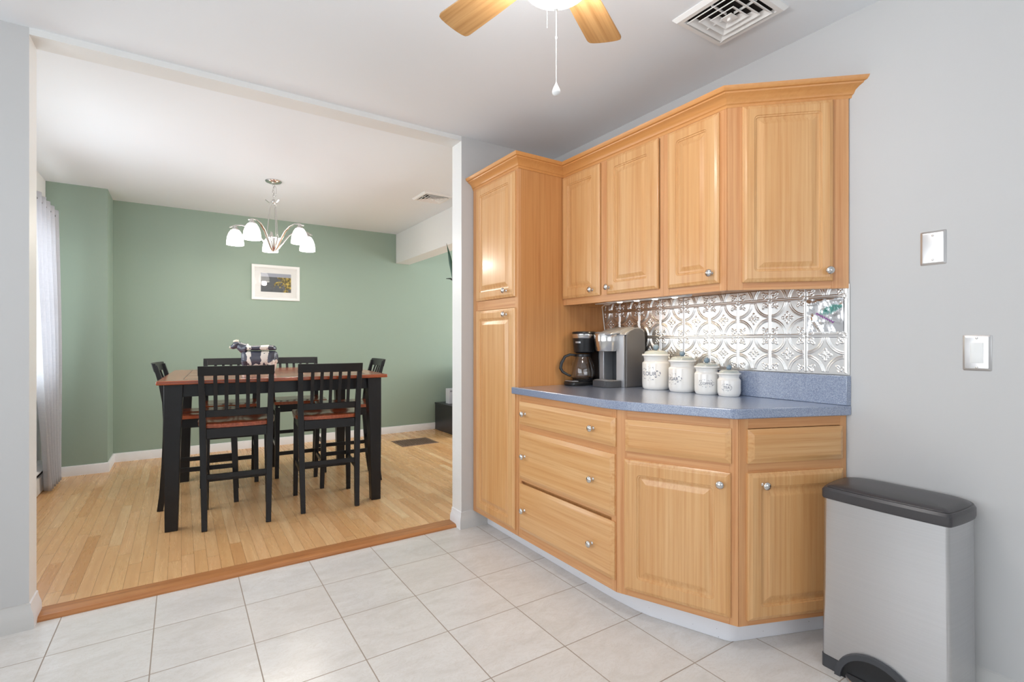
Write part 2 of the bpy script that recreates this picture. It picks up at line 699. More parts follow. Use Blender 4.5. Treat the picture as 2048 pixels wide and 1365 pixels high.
# ================================================================== the setting
CZ, DZ, DF = 2.44, 2.505, 0.015      # kitchen ceiling, dining ceiling, dining floor
XW, YP, YD, YB = 2.18, 2.78, 2.905, 6.06   # right wall, partition front/back, far wall
JL, JR = -0.515, 1.455               # opening jambs
XL = -0.945                          # dining left wall
struct(B().box(-2.5, 2.3, -2.5, 2.83, -0.08, 0).build('floor', M['tile']))
struct(B().box(-1.1, 5.1, 2.83, 6.2, -0.08, DF).build('floor', M['plank']))
struct(B().box(-2.5, 2.3, -2.5, YP + 0.02, CZ, CZ + 0.12).build('ceiling', M['ceil']))
struct(B().box(-1.1, 5.1, YD - 0.02, 6.2, DZ, DZ + 0.1).build('ceiling', M['ceil']))
struct(B().box(XW, 2.3, -2.5, YP, 0, CZ).build('wall_right', M['wall']))
b = B()
b.box(JR, 5.1, YP, YD, 0, 2.6, faces=dict(left=1, back=1))
b.box(-2.5, JL, YP, YD, 0, 2.6, faces=dict(right=1, back=1))
b.box(JL, JR, YP, YD, 2.412, 2.6, faces=dict(bottom=2, front=2, back=1))
struct(b.build('wall_middle', [M['wall'], M['trim'], M['plaster']]))


def wall_with_hole(name, axis, pos, th, a0, a1, z0, z1, hole, mat):
    """a wall along y (axis x) or along x (axis y) with one window hole (h0,h1,hz0,hz1)"""
    b = B()
    h0, h1, q0, q1 = hole
    for u0, u1, w0, w1 in ((a0, h0, z0, z1), (h1, a1, z0, z1), (h0, h1, z0, q0), (h0, h1, q1, z1)):
        if axis == 'x':
            b.box(min(pos, pos + th), max(pos, pos + th), u0, u1, w0, w1)
        else:
            b.box(u0, u1, min(pos, pos + th), max(pos, pos + th), w0, w1)
    return struct(b.build(name, mat))


def window(n, axis, pos, h0, h1, z0, z1, inward):
    """frame, sash bars and a pane set in the hole; inward = +1/-1"""
    w, h = h1 - h0, z1 - z0
    root = bpy.data.objects.new('window_%d' % n, None)
    C.objects.link(root)
    root['kind'] = 'structure'
    root.location = (pos, (h0 + h1) / 2, (z0 + z1) / 2) if axis == 'x' else ((h0 + h1) / 2, pos, (z0 + z1) / 2)
    root.rotation_euler = (0, 0, PI / 2 if axis == 'x' else 0)
    t = 0.05
    f = B()
    for x0, x1, q0, q1 in ((-w / 2, -w / 2 + t, -h / 2, h / 2), (w / 2 - t, w / 2, -h / 2, h / 2), (-w / 2 + t, w / 2 - t, -h / 2, -h / 2 + t),
                           (-w / 2 + t, w / 2 - t, h / 2 - t, h / 2), (-w / 2 + t, w / 2 - t, -0.02, 0.02)):
        f.box(x0, x1, -0.03, 0.03, q0, q1)
    f.build('window_frame', M['trim'], root, bevel=0.003)
    B().box(-w / 2 + t, w / 2 - t, -0.003, 0.003, -h / 2 + t, h / 2 - t).build('window_pane', M['pane'], root)
    return root


wall_with_hole('wall_kitchen_left', 'x', -2.5, 0.1, -2.5, YP, 0, CZ, (-1.1, 2.1, 0.75, 2.15), M['wall'])
wall_with_hole('wall_rear', 'y', -2.5, 0.1, -2.4, XW, 0, CZ, (-1.5, 1.7, 0.75, 2.15), M['wall'])
wall_with_hole('wall_left', 'x', XL - 0.12, 0.12, YD, 5.64, 0, DZ, (3.35, 5.35, 0.82, 2.07), M['plaster'])
wall_with_hole('wall_living_right', 'x', 5.0, 0.1, YD, YB, 0, DZ, (3.5, 5.7, 0.7, 2.3), M['plaster'])
window(1, 'x', -2.45, -1.1, 2.1, 0.75, 2.15, 1)  # unseen kitchen window, added to go with the left fill lamp
window(2, 'y', -2.45, -1.5, 1.7, 0.75, 2.15, 1)  # unseen too, added behind the camera for the rear fill
window(3, 'x', XL - 0.085, 3.35, 5.35, 0.82, 2.07, 1)
window(4, 'x', 5.05, 3.5, 5.7, 0.7, 2.3, 1)
struct(B().box(-1.1, 5.1, YB, 6.2, 0, 2.6).build('wall_far', M['green']))
struct(B().box(-1.1, -0.54, 5.645, YB, 0, 2.6).build('wall_corner_projection', M['green']))
struct(B().box(2.25, 2.43, YD, YB, 2.14, DZ).build('trim_1', M['plaster'], bevel=0.002))

# baseboards ------------------------------------------------------------
bprof = [(0, 0), (0.017, 0), (0.017, 0.045), (0.0145, 0.06), (0.009, 0.075), (0.006, 0.088), (0.005, 0.1), (0, 0.103)]


def baseboard(name, path, mats, prof, z=0.0):
    b = B()
    b.sweep(path, [(o, h + z) for o, h in prof], mats=mats)
    return struct(b.build(name, [M['basegrey'], M['base']], smooth=True, auto=50))


# outward is left of travel
baseboard('baseboard_middle_right', [(1.70, YP), (JR, YP), (JR, YD)], [0, 1], bprof)
baseboard('baseboard_middle_left', [(JL, YD), (JL, YP), (-2.4, YP)], [1, 0], bprof)
dprof = [(0, 0), (0.013, 0), (0.013, 0.075), (0.009, 0.083), (0, 0.085)]
baseboard('baseboard_far', [(4.99, YB), (2.99, YB), (-0.54, YB), (-0.54, 5.645), (XL, 5.645)], [1, 1, 1, 1], dprof, DF)
baseboard('baseboard_right', [(XW, -2.4), (XW, 0.9)], [0], bprof)
# wooden threshold strip
b = B()
b.sweep([(JL + 0.012, 2.815), (JR - 0.012, 2.815)], [(0, 0), (0, 0.008), (0.012, 0.019), (0.10, 0.021), (0.116, 0.0155), (0.116, 0)])
struct(b.build('trim_2', M['threshold'], smooth=True))

# ================================================================== cabinets
knob_me = None


def knob(parent, x, y, z, label=None):
    """round brushed nickel knob sticking out along local -y"""
    global knob_me
    if knob_me is None:
        b = B()
        prof = [(0.0085, 0), (0.0075, 0.003), (0.0055, 0.006), (0.005, 0.012), (0.008, 0.0155), (0.0135, 0.018), (0.0155, 0.0215), (0.0145, 0.0255), (0.009, 0.0295), (0.0005, 0.031)]
        b.lathe([(r, -h) for r, h in prof], 20, axis='y')
        o = b.build('knob', M['nickel'], parent, smooth=True, auto=60)
        knob_me = o.data
    else:
        o = bpy.data.objects.new('knob', knob_me)
        C.objects.link(o)
        o.parent = parent
    o.location = (x, y, z)
    return o


def panel_door(root, x0, x1, z0, z1, knobs=(), stile=0.055, name='door', y=0.0, mat='maple'):
    """routed raised-panel door; local origin at its centre"""
    w, h = x1 - x0, z1 - z0
    cx, cz = (x0 + x1) / 2, (z0 + z1) / 2
    s = stile
    b = B()
    b.rrect_loops(w, h, [(0.0, 0.0, 0), (0.0, -0.011, 0), (0.004, -0.0145, 0), (0.0075, -0.015, 0), (0.014, -0.0195, 0), (0.016, -0.02, 0), (0.019, -0.02, 0.002),
                         (s - 0.003, -0.02, 0.017), (s, -0.02, 0.016), (s + 0.002, -0.0165, 0.014), (s + 0.007, -0.016, 0.010), (s + 0.009, -0.0125, 0.008), (s + 0.015, -0.012, 0.001),
                         (s + 0.020, -0.0135, 0.001), (s + 0.034, -0.0185, 0.001), (s + 0.037, -0.0195, 0.001), (s + 0.041, -0.0195, 0.001)], k=4)
    o = b.build(name, M[mat], root, (cx, y, cz), smooth=True, auto=25)
    for kx, kz in knobs:
        knob(o, kx - cx, -0.02, kz - cz)
    return o


def slab_front(root, x0, x1, z0, z1, knobs=(), name='drawer', y=0.0):
    w, h = x1 - x0, z1 - z0
    cx, cz = (x0 + x1) / 2, (z0 + z1) / 2
    b = B()
    b.rrect_loops(w, h, [(0, 0, 0), (0, -0.010, 0), (0.003, -0.0115, 0), (0.016, -0.0185, 0), (0.018, -0.0195, 0), (0.019, -0.02, 0), (0.023, -0.02, 0)], k=1)
    o = b.build(name, M['mapleh'], root, (cx, y, cz), smooth=True, auto=20)
    for kx, kz in knobs:
        knob(o, kx - cx, -0.02, kz - cz)
    return o


def face_parts(root, w, z0, z1, rails, stiles, y=0.0):
    """the face frame: upright stiles and cross rails a hair apart in grain"""
    b = B()
    for a, c in stiles:
        b.box(a, c, y - 0.003, y + 0.016, z0, z1)
    b.mi = 1
    for a, c in rails:
        xs = sorted([p for st in stiles for p in st])
        b.box(stiles[0][1], stiles[-1][0], y - 0.0026, y + 0.015, a, c)
    return b.build('face_frame', [M['mapleframe'], M['mapleh2']], root, bevel=0.0006, seg=1)


M['mapleh2'] = wood('maple_face_rail', sr(222, 172, 122), sr(212, 154, 102), sr(190, 124, 74), 'x', stave=0)


def frame_root(name, label, cat, A, Bp):
    d = (Bp[0] - A[0], Bp[1] - A[1])
    return thing(name, label, cat, (A[0], A[1], 0), math.atan2(d[1], d[0])), math.hypot(*d)


def local_poly(root, pts):
    a = root.rotation_euler[2]
    ox, oy = root.location[0], root.location[1]
    c, s = math.cos(-a), math.sin(-a)
    return [((x - ox) * c - (y - oy) * s, (x - ox) * s + (y - oy) * c) for x, y in pts]


XF = 1.54
# pantry -----------------------------------------------------------------
r, w = frame_root('pantry_cabinet', 'tall narrow maple pantry cabinet with upper and lower doors beside the doorway', 'cabinet', (XF, 2.776), (XF, 2.272))
B().box(0.0, w, 0.016, XW - XF - 0.002, 0.1, 2.15).build('carcass', M['mapleveneer'], r, bevel=0.001)
face_parts(r, w, 0.1, 2.15, [(0.1, 0.135), (1.352, 1.410), (2.10, 2.15)], [(0, 0.055), (w - 0.03, w)])
panel_door(r, 0.052, 0.484, 1.411, 2.103, [(0.407, 1.449)], stile=0.05)
panel_door(r, 0.052, 0.484, 0.130, 1.350, [(0.407, 1.316)], stile=0.05)

# wall cabinets ----------------------------------------------------------
XU = 1.855
r, w = frame_root('wall_cabinet', 'two-door maple wall cabinet next to the pantry, knobs at the meeting edges', 'cabinet', (XU, 2.270), (XU, 1.545))
B().box(0.0, w, 0.016, XW - XU - 0.002, 1.392, 2.15).box(0, w, 0.016, 0.03, 1.372, 1.392).box(0, 0.012, 0.016, XW - XU - 0.002, 1.372, 1.392).build('carcass', M['mapleveneer'], r)
face_parts(r, w, 1.372, 2.15, [(1.372, 1.410), (2.105, 2.15)], [(0, 0.03), (w - 0.02, w)])
B().box(0.315, 0.375, -0.003, 0.015, 1.41, 2.105).build('mullion', M['mapleframe'], r)
panel_door(r, 0.004, 0.312, 1.408, 2.106, [(0.262, 1.441)], stile=0.05)
panel_door(r, 0.364, 0.700, 1.408, 2.108, [(0.386, 1.443)], stile=0.055)
r, w = frame_root('wall_cabinet', 'single-door maple wall cabinet between the two-door unit and the angled end', 'cabinet', (XU, 1.5445), (XU, 1.225))
B().prism(local_poly(r, [(XU + 0.016, 1.5445), (XU + 0.016, 1.240), (XW - 0.002, 1.240), (XW - 0.002, 1.5445)]), 1.392, 2.15).build('carcass', M['mapleveneer'], r)
face_parts(r, w, 1.372, 2.15, [(1.372, 1.406), (2.105, 2.15)], [(0, 0.032), (w - 0.034, w)])
panel_door(r, 0.030, 0.290, 1.404, 2.106, [(0.262, 1.447)], stile=0.05)
UV = (XW - 0.004, 0.915)
r, w = frame_root('wall_cabinet', 'angled end maple wall cabinet with one wide door near the light grey wall', 'cabinet', (XU, 1.225), UV)
B().prism(local_poly(r, [(XU + 0.02, 1.2385), (XW - 0.003, 1.2385), (XW - 0.003, 0.935)]), 1.392, 2.15).build('carcass', M['mapleveneer'], r)
face_parts(r, w, 1.372, 2.15, [(1.372, 1.404), (2.105, 2.15)], [(0, 0.06), (w - 0.062, w)])
panel_door(r, 0.056, 0.388, 1.401, 2.110, [(0.366, 1.440)], stile=0.042)

# crown moulding over pantry and wall cabinets
cp = [(0.0008, 2.112), (0.004, 2.112), (0.006, 2.122), (0.011, 2.126), (0.016, 2.139), (0.028, 2.150), (0.040, 2.157), (0.042, 2.162), (0.050, 2.164), (0.056, 2.173), (0.058, 2.180), (0.0008, 2.180)]
b = B()
b.sweep([(XW, 0.9105), (XU, 1.225), (XU, 2.272), (XF, 2.272), (XF, 2.778)], cp, start=(0, -1.17))
tag(b.build('crown_molding', M['crown'], smooth=True, auto=28), 'stepped maple crown molding along the top of pantry and wall cabinets', 'molding')

# base cabinets ----------------------------------------------------------
A0, A1, A2, A3 = (XF, 2.270), (1.545, 1.535), (1.735, 1.10), (XW - 0.004, 0.925)
r, w = frame_root('base_cabinet', 'maple base cabinet with three wide drawers next to the pantry', 'cabinet', A0, A1)
B().prism(local_poly(r, [(XF + 0.016, 2.270), (XF + 0.016, 1.537), (XW - 0.002, 1.537), (XW - 0.002, 2.27)]), 0.1, 0.874).build('carcass', M['mapleveneer'], r)
face_parts(r, w, 0.1, 0.875, [(0.1, 0.15), (0.41, 0.43), (0.68, 0.72), (0.84, 0.875)], [(0, 0.03), (w - 0.03, w)])
slab_front(r, 0.020, 0.735, 0.717, 0.840, [(0.085, 0.779), (0.608, 0.780)])
slab_front(r, 0.020, 0.730, 0.424, 0.685, [(0.082, 0.553), (0.606, 0.554)])
slab_front(r, 0.020, 0.730, 0.150, 0.398, [(0.080, 0.266), (0.600, 0.267)])
r, w = frame_root('base_cabinet', 'angled maple base cabinet in the middle, drawer front above a door', 'cabinet', A1, A2)
B().prism(local_poly(r, [(A1[0] + 0.012, 1.5345), (A2[0] + 0.008, 1.108), (XW - 0.002, 1.108), (XW - 0.002, 1.5345)]), 0.1, 0.874).build('carcass', M['mapleveneer'], r)
face_parts(r, w, 0.1, 0.875, [(0.1, 0.14), (0.665, 0.712), (0.838, 0.875)], [(0, 0.045), (w - 0.03, w)])
slab_front(r, 0.040, 0.452, 0.706, 0.838, name='drawer_front')
panel_door(r, 0.036, 0.450, 0.128, 0.672, [(0.417, 0.629)], stile=0.056)
r, w = frame_root('base_cabinet', 'end maple base cabinet facing the trash can, drawer front above a door', 'cabinet', A2, A3)
B().prism(local_poly(r, [(A2[0] + 0.02, 1.1068), (XW - 0.002, 1.1068), (XW - 0.002, 0.945)]), 0.1, 0.874).build('carcass', M['mapleveneer'], r)
face_parts(r, w, 0.1, 0.875, [(0.1, 0.13), (0.67, 0.712), (0.838, 0.875)], [(0, 0.04), (w - 0.028, w)])
slab_front(r, 0.034, 0.452, 0.708, 0.836, name='drawer_front')
panel_door(r, 0.032, 0.452, 0.122, 0.672, [(0.090, 0.630)], stile=0.050)
# toe kick
pts = [(1.632, 2.762), (1.630, 1.70), (1.632, 1.62), (1.640, 1.52), (1.656, 1.45), (1.765, 1.175), (1.778, 1.156), (1.80, 1.145), (XW - 0.002, 1.0)]
b = B()
b.sweep(pts, [(0.004, 0.001), (0.002, 0.001), (-0.0, 0.012), (0.0, 0.098), (0.012, 0.098), (0.012, 0.001)])
tk = Mat('white_toe_strip', sr(232, 232, 236), 0.4)
n_ = tk.noise(tk.coords('Object'), 95, 2, 0.6)
tk.base(tk.mix(tk.math('GREATER_THAN', n_, 0.74), sr(234, 234, 238), sr(120, 110, 100)))
tag(b.build('toe_kick', tk.m, smooth=True, auto=35), 'white toe kick strip curving under the base cabinets', 'toe kick')

# countertop ---------------------------------------------------------------
ct = thing('countertop', 'speckled blue grey laminate countertop with low backsplash on the base cabinets', 'countertop', (0, 0, 0.876))
front = [(1.518, 2.312), (1.518, 1.66), (1.520, 1.60), (1.527, 1.545), (1.540, 1.49), (1.558, 1.44), (1.700, 1.113), (1.708, 1.098), (1.720, 1.088), (1.736, 1.080)]
poly = front + [(XW - 0.001, 0.905), (XW - 0.001, 2.2695), (1.5375, 2.2695), (1.5375, 2.312)]
B().prism(poly, 0, 0.038).build('slab', M['laminate'], ct, bevel=0.004)
B().prism([(XW - 0.021, 0.9145), (XW - 0.001, 0.9065), (XW - 0.001, 2.2695), (XW - 0.021, 2.2695)], 0.0385, 0.154).build('backsplash_strip', M['laminate'], ct, bevel=0.002)


# tin backsplash -------------------------------------------------------------
def tin_panel(parent, ya, yb, z0, z1, x, flat=None):
    st = 0.0017
    ny, nz = int((yb - ya) / st) + 1, int((z1 - z0) / st) + 1
    ys = np.linspace(ya, yb, ny)
    zs = np.linspace(z0, z1, nz)
    Y, Z = np.meshgrid(ys, zs)
    T = 0.152
    p = ((Y - 0.923) / T) % 1.0 * 2 - 1
    q = ((Z - 1.188) / 0.156) % 1.0 * 2 - 1
    ap, aq = np.abs(p), np.abs(q)

    def ridge(d, wd):
        return np.clip(1 - (d / wd) ** 2, 0, 1)
    h = np.zeros_like(p)
    ep, eq = 1 - ap, 1 - aq
    for e, o in ((ep, eq), (eq, ep)):
        m = (o > 0.13)
        h = np.maximum(h, m * ridge(e - 0.0, 0.022) * 0.5)
        h = np.maximum(h, m * ridge(e - 0.055, 0.028))
    rc = np.hypot(ep, eq)
    h = np.maximum(h, ridge(rc, 0.05))
    h = np.maximum(h, ridge(rc - 0.1, 0.028) * 0.8)
    inside = (ep > 0.10) & (eq > 0.10)
    arc = rc
    h = np.maximum(h, ridge(arc - 0.86, 0.030) * ((ep > 0.11) & (eq > 0.11)))
    h = np.maximum(h, ridge(arc - 0.95, 0.034) * ((ep > 0.11) & (eq > 0.11)))
    # centre flower
    rr = np.hypot(p, q)
    th = np.arctan2(q, p)
    fl = 0.30 * (0.55 + 0.45 * np.cos(4 * th))
    h = np.maximum(h, 0.9 * np.clip(1 - np.abs(rr - fl) / 0.05, 0, 1) * (rr < 0.36))
    h = np.maximum(h, ridge(rr, 0.07))
    fl2 = 0.20 * (0.5 + 0.5 * np.cos(4 * th + PI))
    h = np.maximum(h, 0.8 * np.clip(1 - np.abs(rr - fl2) / 0.04, 0, 1) * (rr < 0.26))
    # corner trefoils
    cu, cv = ep - 0.30, eq - 0.30
    d = np.hypot(cu, cv)
    t2 = np.arctan2(cv, cu)
    lf = 0.19 * (0.62 + 0.38 * np.cos(3 * (t2 - PI / 4)))
    h = np.maximum(h, 0.95 * np.clip(1 - np.abs(d - lf) / 0.045, 0, 1) * (d < 0.26))
    h = np.maximum(h, ridge(np.hypot(ep - 0.22, eq - 0.22), 0.05))
    if flat:
        fy0, fy1, fz0, fz1 = flat
        m = (Y > fy0) & (Y < fy1) & (Z > fz0) & (Z < fz1)
        h = np.where(m, 0, h)
    h = np.where((Y < 0.921) | (Z < 1.040), 0, h)
    h = h * 0.0032
    X = x - h
    v = np.stack([X, Y, Z], -1).reshape(-1, 3)
    i = np.arange(nz * ny).reshape(nz, ny)
    f = np.stack([i[:-1, :-1], i[1:, :-1], i[1:, 1:], i[:-1, 1:]], -1).reshape(-1, 4)
    # back plate so that the sheet has thickness
    me = bpy.data.meshes.new('panel')
    me.from_pydata(v.tolist(), [], f.tolist())
    me.materials.append(M['tin'])
    me.shade_smooth()
    o = bpy.data.objects.new('panel', me)
    C.objects.link(o)
    o.parent = parent
    so = o.modifiers.new('thickness', 'SOLIDIFY')
    so.thickness = 0.0016
    so.offset = 0
    return o


tb = thing('tin_backsplash', 'silver embossed tin backsplash panels between countertop and wall cabinets', 'backsplash', (0, 0, 0))
XT = XW - 0.0045
tin_panel(tb, 0.911, 1.0742, 1.032, 1.3905, XT, flat=(0.93, 1.072, 1.205, 1.335))
tin_panel(tb, 1.0756, 1.6835, 1.032, 1.3905, XT - 0.0006)
tin_panel(tb, 1.685, 2.268, 1.032, 1.3905, XT)

# crinkled foil patch with marker drawing ------------------------------------------
fo = thing('foil_patch', 'crinkled foil square with teal and purple marker scribbles on the backsplash corner tile', 'decoration', (XT - 0.004, 1.0, 1.27))
n = 34
g = [[None] * n for _ in range(n)]
b = B()
rng = random.Random(3)
cr = [(rng.uniform(-.07, .07), rng.uniform(-.065, .065), rng.uniform(0, PI)) for _ in range(26)]


def foil_h(y, z):
    h = 0
    for k, (cy, cz, a) in enumerate(cr):
        d = (y - cy) * math.cos(a) + (z - cz) * math.sin(a)
        q = -(y - cy) * math.sin(a) + (z - cz) * math.cos(a)
        h += max(0, 1 - abs(d) / 0.012) * max(0, 1 - abs(q) / 0.05)
    return 0.0016 * h


for i in range(n):
    for j in range(n):
        y, z = -0.070 + 0.14 * i / (n - 1), -0.066 + 0.132 * j / (n - 1)
        g[i][j] = b.v(-foil_h(y, z) - 0.001, y, z)
for i in range(n - 1):
    for j in range(n - 1):
        b.face([g[i][j], g[i + 1][j], g[i + 1][j + 1], g[i][j + 1]])
o = b.build('sheet', M['foil'], fo)
o.modifiers.new('t', 'SOLIDIFY').thickness = 0.0008
b = B()
zig = []
for k in range(27):
    t = k / 26
    yc = 0.014 - 0.078 * t
    zc = 0.010 + 0.026 * t + rng.uniform(-.002, .002)
    hh = 0.004 + 0.016 * math.sin(PI * min(1, t * 0.9 + 0.08)) * rng.uniform(0.7, 1.1)
    zig.append((-0.0062, yc + rng.uniform(-.002, .002), zc + (hh if k % 2 else -hh)))
b.tube(zig, 0.0011, 5)
b.tube([(x - 0.0006, y - 0.004, z * 0.7 + 0.008) for x, y, z in zig[3:]], 0.0012, 5)
lab(b.build('teal_scribble', M['teal'], fo), 'teal marker scribble')
b = B()
zz = [(0.032 - 0.0045 * k, 0.008 - 0.0026 * k + (0.005 if k % 2 else -0.003)) for k in range(16)]
b.tube([(-0.0055, y, z) for y, z in zz], 0.0014, 6)
lab(b.build('purple_scribble', M['purple'], fo), 'purple marker scribble')

# under-cabinet light ------------------------------------------------------------
ul = thing('under_cabinet_light', 'slim under-cabinet light bar with four lit lamps below the two-door wall cabinet', 'light', (1.98, 1.66, 1.391))
LY = [1.935, 1.83, 1.725, 1.62]
b = B()
b.box(-0.03, 0.02, -0.16, 0.36, -0.016, 0)
b.build('housing', M['whiteplastic'], ul, bevel=0.003)
for yy in (0.275, 0.155, 0.035, -0.085):
    o = B().lathe([(0.0005, -0.0205), (0.012, -0.0195), (0.014, -0.016)], 16, c=(-0.012, yy, 0)).build('lamp_lens', M['led'], ul, smooth=True)
for yy in (0.275, 0.155, 0.035, -0.085):
    l = bpy.data.lights.new('lamp_light', 'SPOT')
    l.energy = 1.0
    l.color = (1.0, 0.78, 0.50)
    l.spot_size = R(160)
    l.spot_blend = 0.5
    l.shadow_soft_size = 0.012
    lo = bpy.data.objects.new('lamp_light', l)
    C.objects.link(lo)
    lo.parent = ul
    lo.location = (-0.012, yy, -0.026)
b = B()
b.tube([(0.0, 0.34, -0.012), (0.03, 0.40, -0.02), (0.07, 0.47, -0.014), (0.12, 0.55, -0.02), (0.16, 0.585, -0.05), (0.172, 0.588, -0.12), (0.172, 0.575, -0.2), (0.174, 0.56, -0.30)], 0.0028, 8)
b.tube([(0.0, 0.345, -0.010), (-0.01, 0.43, -0.014), (0.02, 0.50, -0.012), (0.05, 0.44, -0.013), (0.03, 0.38, -0.012), (0.0, 0.35, -0.012)], 0.0026, 8)
lab(b.build('cord', M['cable'], ul, smooth=True), 'white power cord hanging behind the coffee maker')

# ================================================================== things on the counter
ZC = 0.9142


def text_mesh(txt, size):
    cu = bpy.data.curves.new('txt', 'FONT')
    cu.body = txt
    cu.size = size
    cu.align_x = 'CENTER'
    cu.extrude = 0
    cu.resolution_u = 3
    o = bpy.data.objects.new('txt', cu)
    C.objects.link(o)
    dg = bpy.context.evaluated_depsgraph_get()
    me = bpy.data.meshes.new_from_object(o.evaluated_get(dg))
    V = [v.co.copy() for v in me.vertices]
    F = [list(p.vertices) for p in me.polygons]
    bpy.data.objects.remove(o)
    bpy.data.meshes.remove(me)
    return V, F


def canister(word, label, x, y, r, hb, turn, tz, tsize):
    """hb: z of foot, shoulder, neck, rim bottom, rim top, dome top, knob centre, knob radius (above the counter)"""
    th = math.atan2(-y, -x)
    root = thing('canister', label, 'canister', (x, y, ZC), th + PI / 2 - R(turn), 'white ceramic kitchen canisters')
    sh, nk, rb, rt, dt, kc, kr = hb
    b = B()
    b.lathe([(0.001, 0), (r * 0.86, 0), (r * 0.90, 0.003), (r * 0.96, 0.010), (r * 0.985, 0.016), (r, 0.03), (r, sh - 0.008), (r * 0.985, sh - 0.003), (r * 0.94, sh), (r * 0.875, sh + 0.004),
             (r * 0.86, nk), (r * 0.90, rb - 0.002), (r * 0.9, rb), (r * 0.5, rb)], 48)
    b.build('jar', M['ceramic'], root, smooth=True, auto=60)
    b = B()
    b.lathe([(0.001, rb + 0.0005), (r * 0.97, rb + 0.0005), (r * 1.02, rb + 0.003), (r * 1.03, (rb + rt) / 2), (r * 1.0, rt), (r * 0.86, rt + 0.001)], 48)
    b.mi = 1
    b.lathe([(r * 0.86, rt + 0.001), (r * 0.83, rt + (dt - rt) * 0.45), (r * 0.70, rt + (dt - rt) * 0.8), (r * 0.4, dt), (0.001, dt + 0.001)], 48)
    ld = b.build('lid', [M['ceramic'], M['greyglaze']], root, smooth=True, auto=60)
    B().sphere((0, 0, kc), kr).build('knob', M['blueglaze'], ld, smooth=True)
    # print: word and a ring of small leaves
    V, F = text_mesh(word, tsize)
    b = B()
    rr = r + 0.0004
    half = max(v.x for v in V)

    def on(px, pz):
        a = px / rr
        return (rr * math.sin(a), -rr * math.cos(a), pz)
    vs = [b.v(*on(v.x, tz + v.y)) for v in V]
    for f in F:
        b.face([vs[i] for i in f])
    rng = random.Random(len(word) * 7)
    N = 46
    for k in range(N):
        t = 2 * PI * k / N
        if abs(math.sin(t)) < 0.25 and math.cos(t) < 0:
            continue
        t += rng.uniform(-0.12, 0.12)
        q_ = rng.uniform(0.72, 1.22)
        cx = (half + tsize * 0.62) * math.cos(t) * (0.86 + 0.2 * rng.random())
        cz = tz + tsize * 0.35 + tsize * 1.02 * q_ * math.sin(t)
        s = tsize * rng.uniform(0.05, 0.15)
        a = t + PI / 2 + rng.uniform(-0.9, 0.9)
        ring = []
        for q in range(6):
            u = 2 * PI * q / 6
            ex, ez = s * math.cos(u), s * 0.5 * math.sin(u)
            ring.append(b.v(*on(cx + ex * math.cos(a) - ez * math.sin(a), cz + ex * math.sin(a) + ez * math.cos(a))))
        b.face(ring)
    b.build('print', M['ink'], root)
    return root


def at_u(u, x):
    """y on the vertical plane x, below image column u"""
    rr = (u - 1024) / 1004.5
    c, s = math.cos(YAW), math.sin(YAW)
    dx, dy = s + rr * c, c - rr * s
    return x / dx * dy


canister('FLOUR', 'largest white canister lettered FLOUR, beside the pod coffee machine', 2.082, at_u(1312, 2.082), 0.0705, (0.142, 0.156, 0.172, 0.184, 0.203, 0.219, 0.0155), 34, 0.074, 0.029)
canister('SUGAR', 'white canister lettered SUGAR, second largest of the four', 2.086, at_u(1364.5, 2.086), 0.0655, (0.121, 0.134, 0.147, 0.158, 0.176, 0.189, 0.0135), 48, 0.058, 0.0235)
canister('COFFEE', 'white canister lettered COFFEE, between the sugar and tea ones', 2.092, at_u(1413.5, 2.092), 0.0560, (0.101, 0.112, 0.123, 0.133, 0.147, 0.160, 0.0135), 2, 0.048, 0.0165)
canister('TEA', 'smallest white canister lettered TEA, at the end of the row', 2.098, at_u(1458, 2.098), 0.0500, (0.078, 0.088, 0.098, 0.106, 0.120, 0.131, 0.012), 12, 0.037, 0.0155)

# pod coffee machine (front faces -x) --------------------------------------------------
km = thing('pod_coffee_machine', 'silver and grey pod coffee machine between drip coffee maker and canisters', 'coffee machine', (2.045, 2.024, ZC), -PI / 2 + R(3))
# local: x right (towards the canisters), -y front
W2 = 0.102
prof = [(-0.045, 0.0), (-0.045, 0.288), (-0.02, 0.306), (0.02, 0.322), (0.06, 0.324), (0.09, 0.316), (0.108, 0.30), (0.112, 0.27), (0.112, 0.0)]


def slab_x(b, x0, x1, pr):
    a = [b.v(x0, y, z) for y, z in pr]
    c = [b.v(x1, y, z) for y, z in pr]
    b.face(a)
    b.face(c[::-1])
    for i in range(len(pr)):
        j = (i + 1) % len(pr)
        b.face([a[i], a[j], c[j], c[i]])


for q in (W2 - 0.012, -W2):
    b = B()
    slab_x(b, q, q + 0.012, prof)
    lab(b.build('side_shell', M['greyplastic'], km, bevel=0.006, seg=3), 'grey side shell')
b = B()
b.box(-W2 + 0.012, W2 - 0.012, 0.02, 0.110, 0.0, 0.300)
b.build('core', M['darkplastic'], km, bevel=0.003)
for q0, q1 in ((W2 - 0.066, W2 - 0.0125), (-W2 + 0.0125, -W2 + 0.046)):
    b = B()
    slab_x(b, q0, q1, [(-0.056, 0.0), (-0.056, 0.285), (0.02, 0.295), (0.02, 0.0)])
    lab(b.build('pillar', M['silverplastic'], km, bevel=0.003), 'silver front pillar')
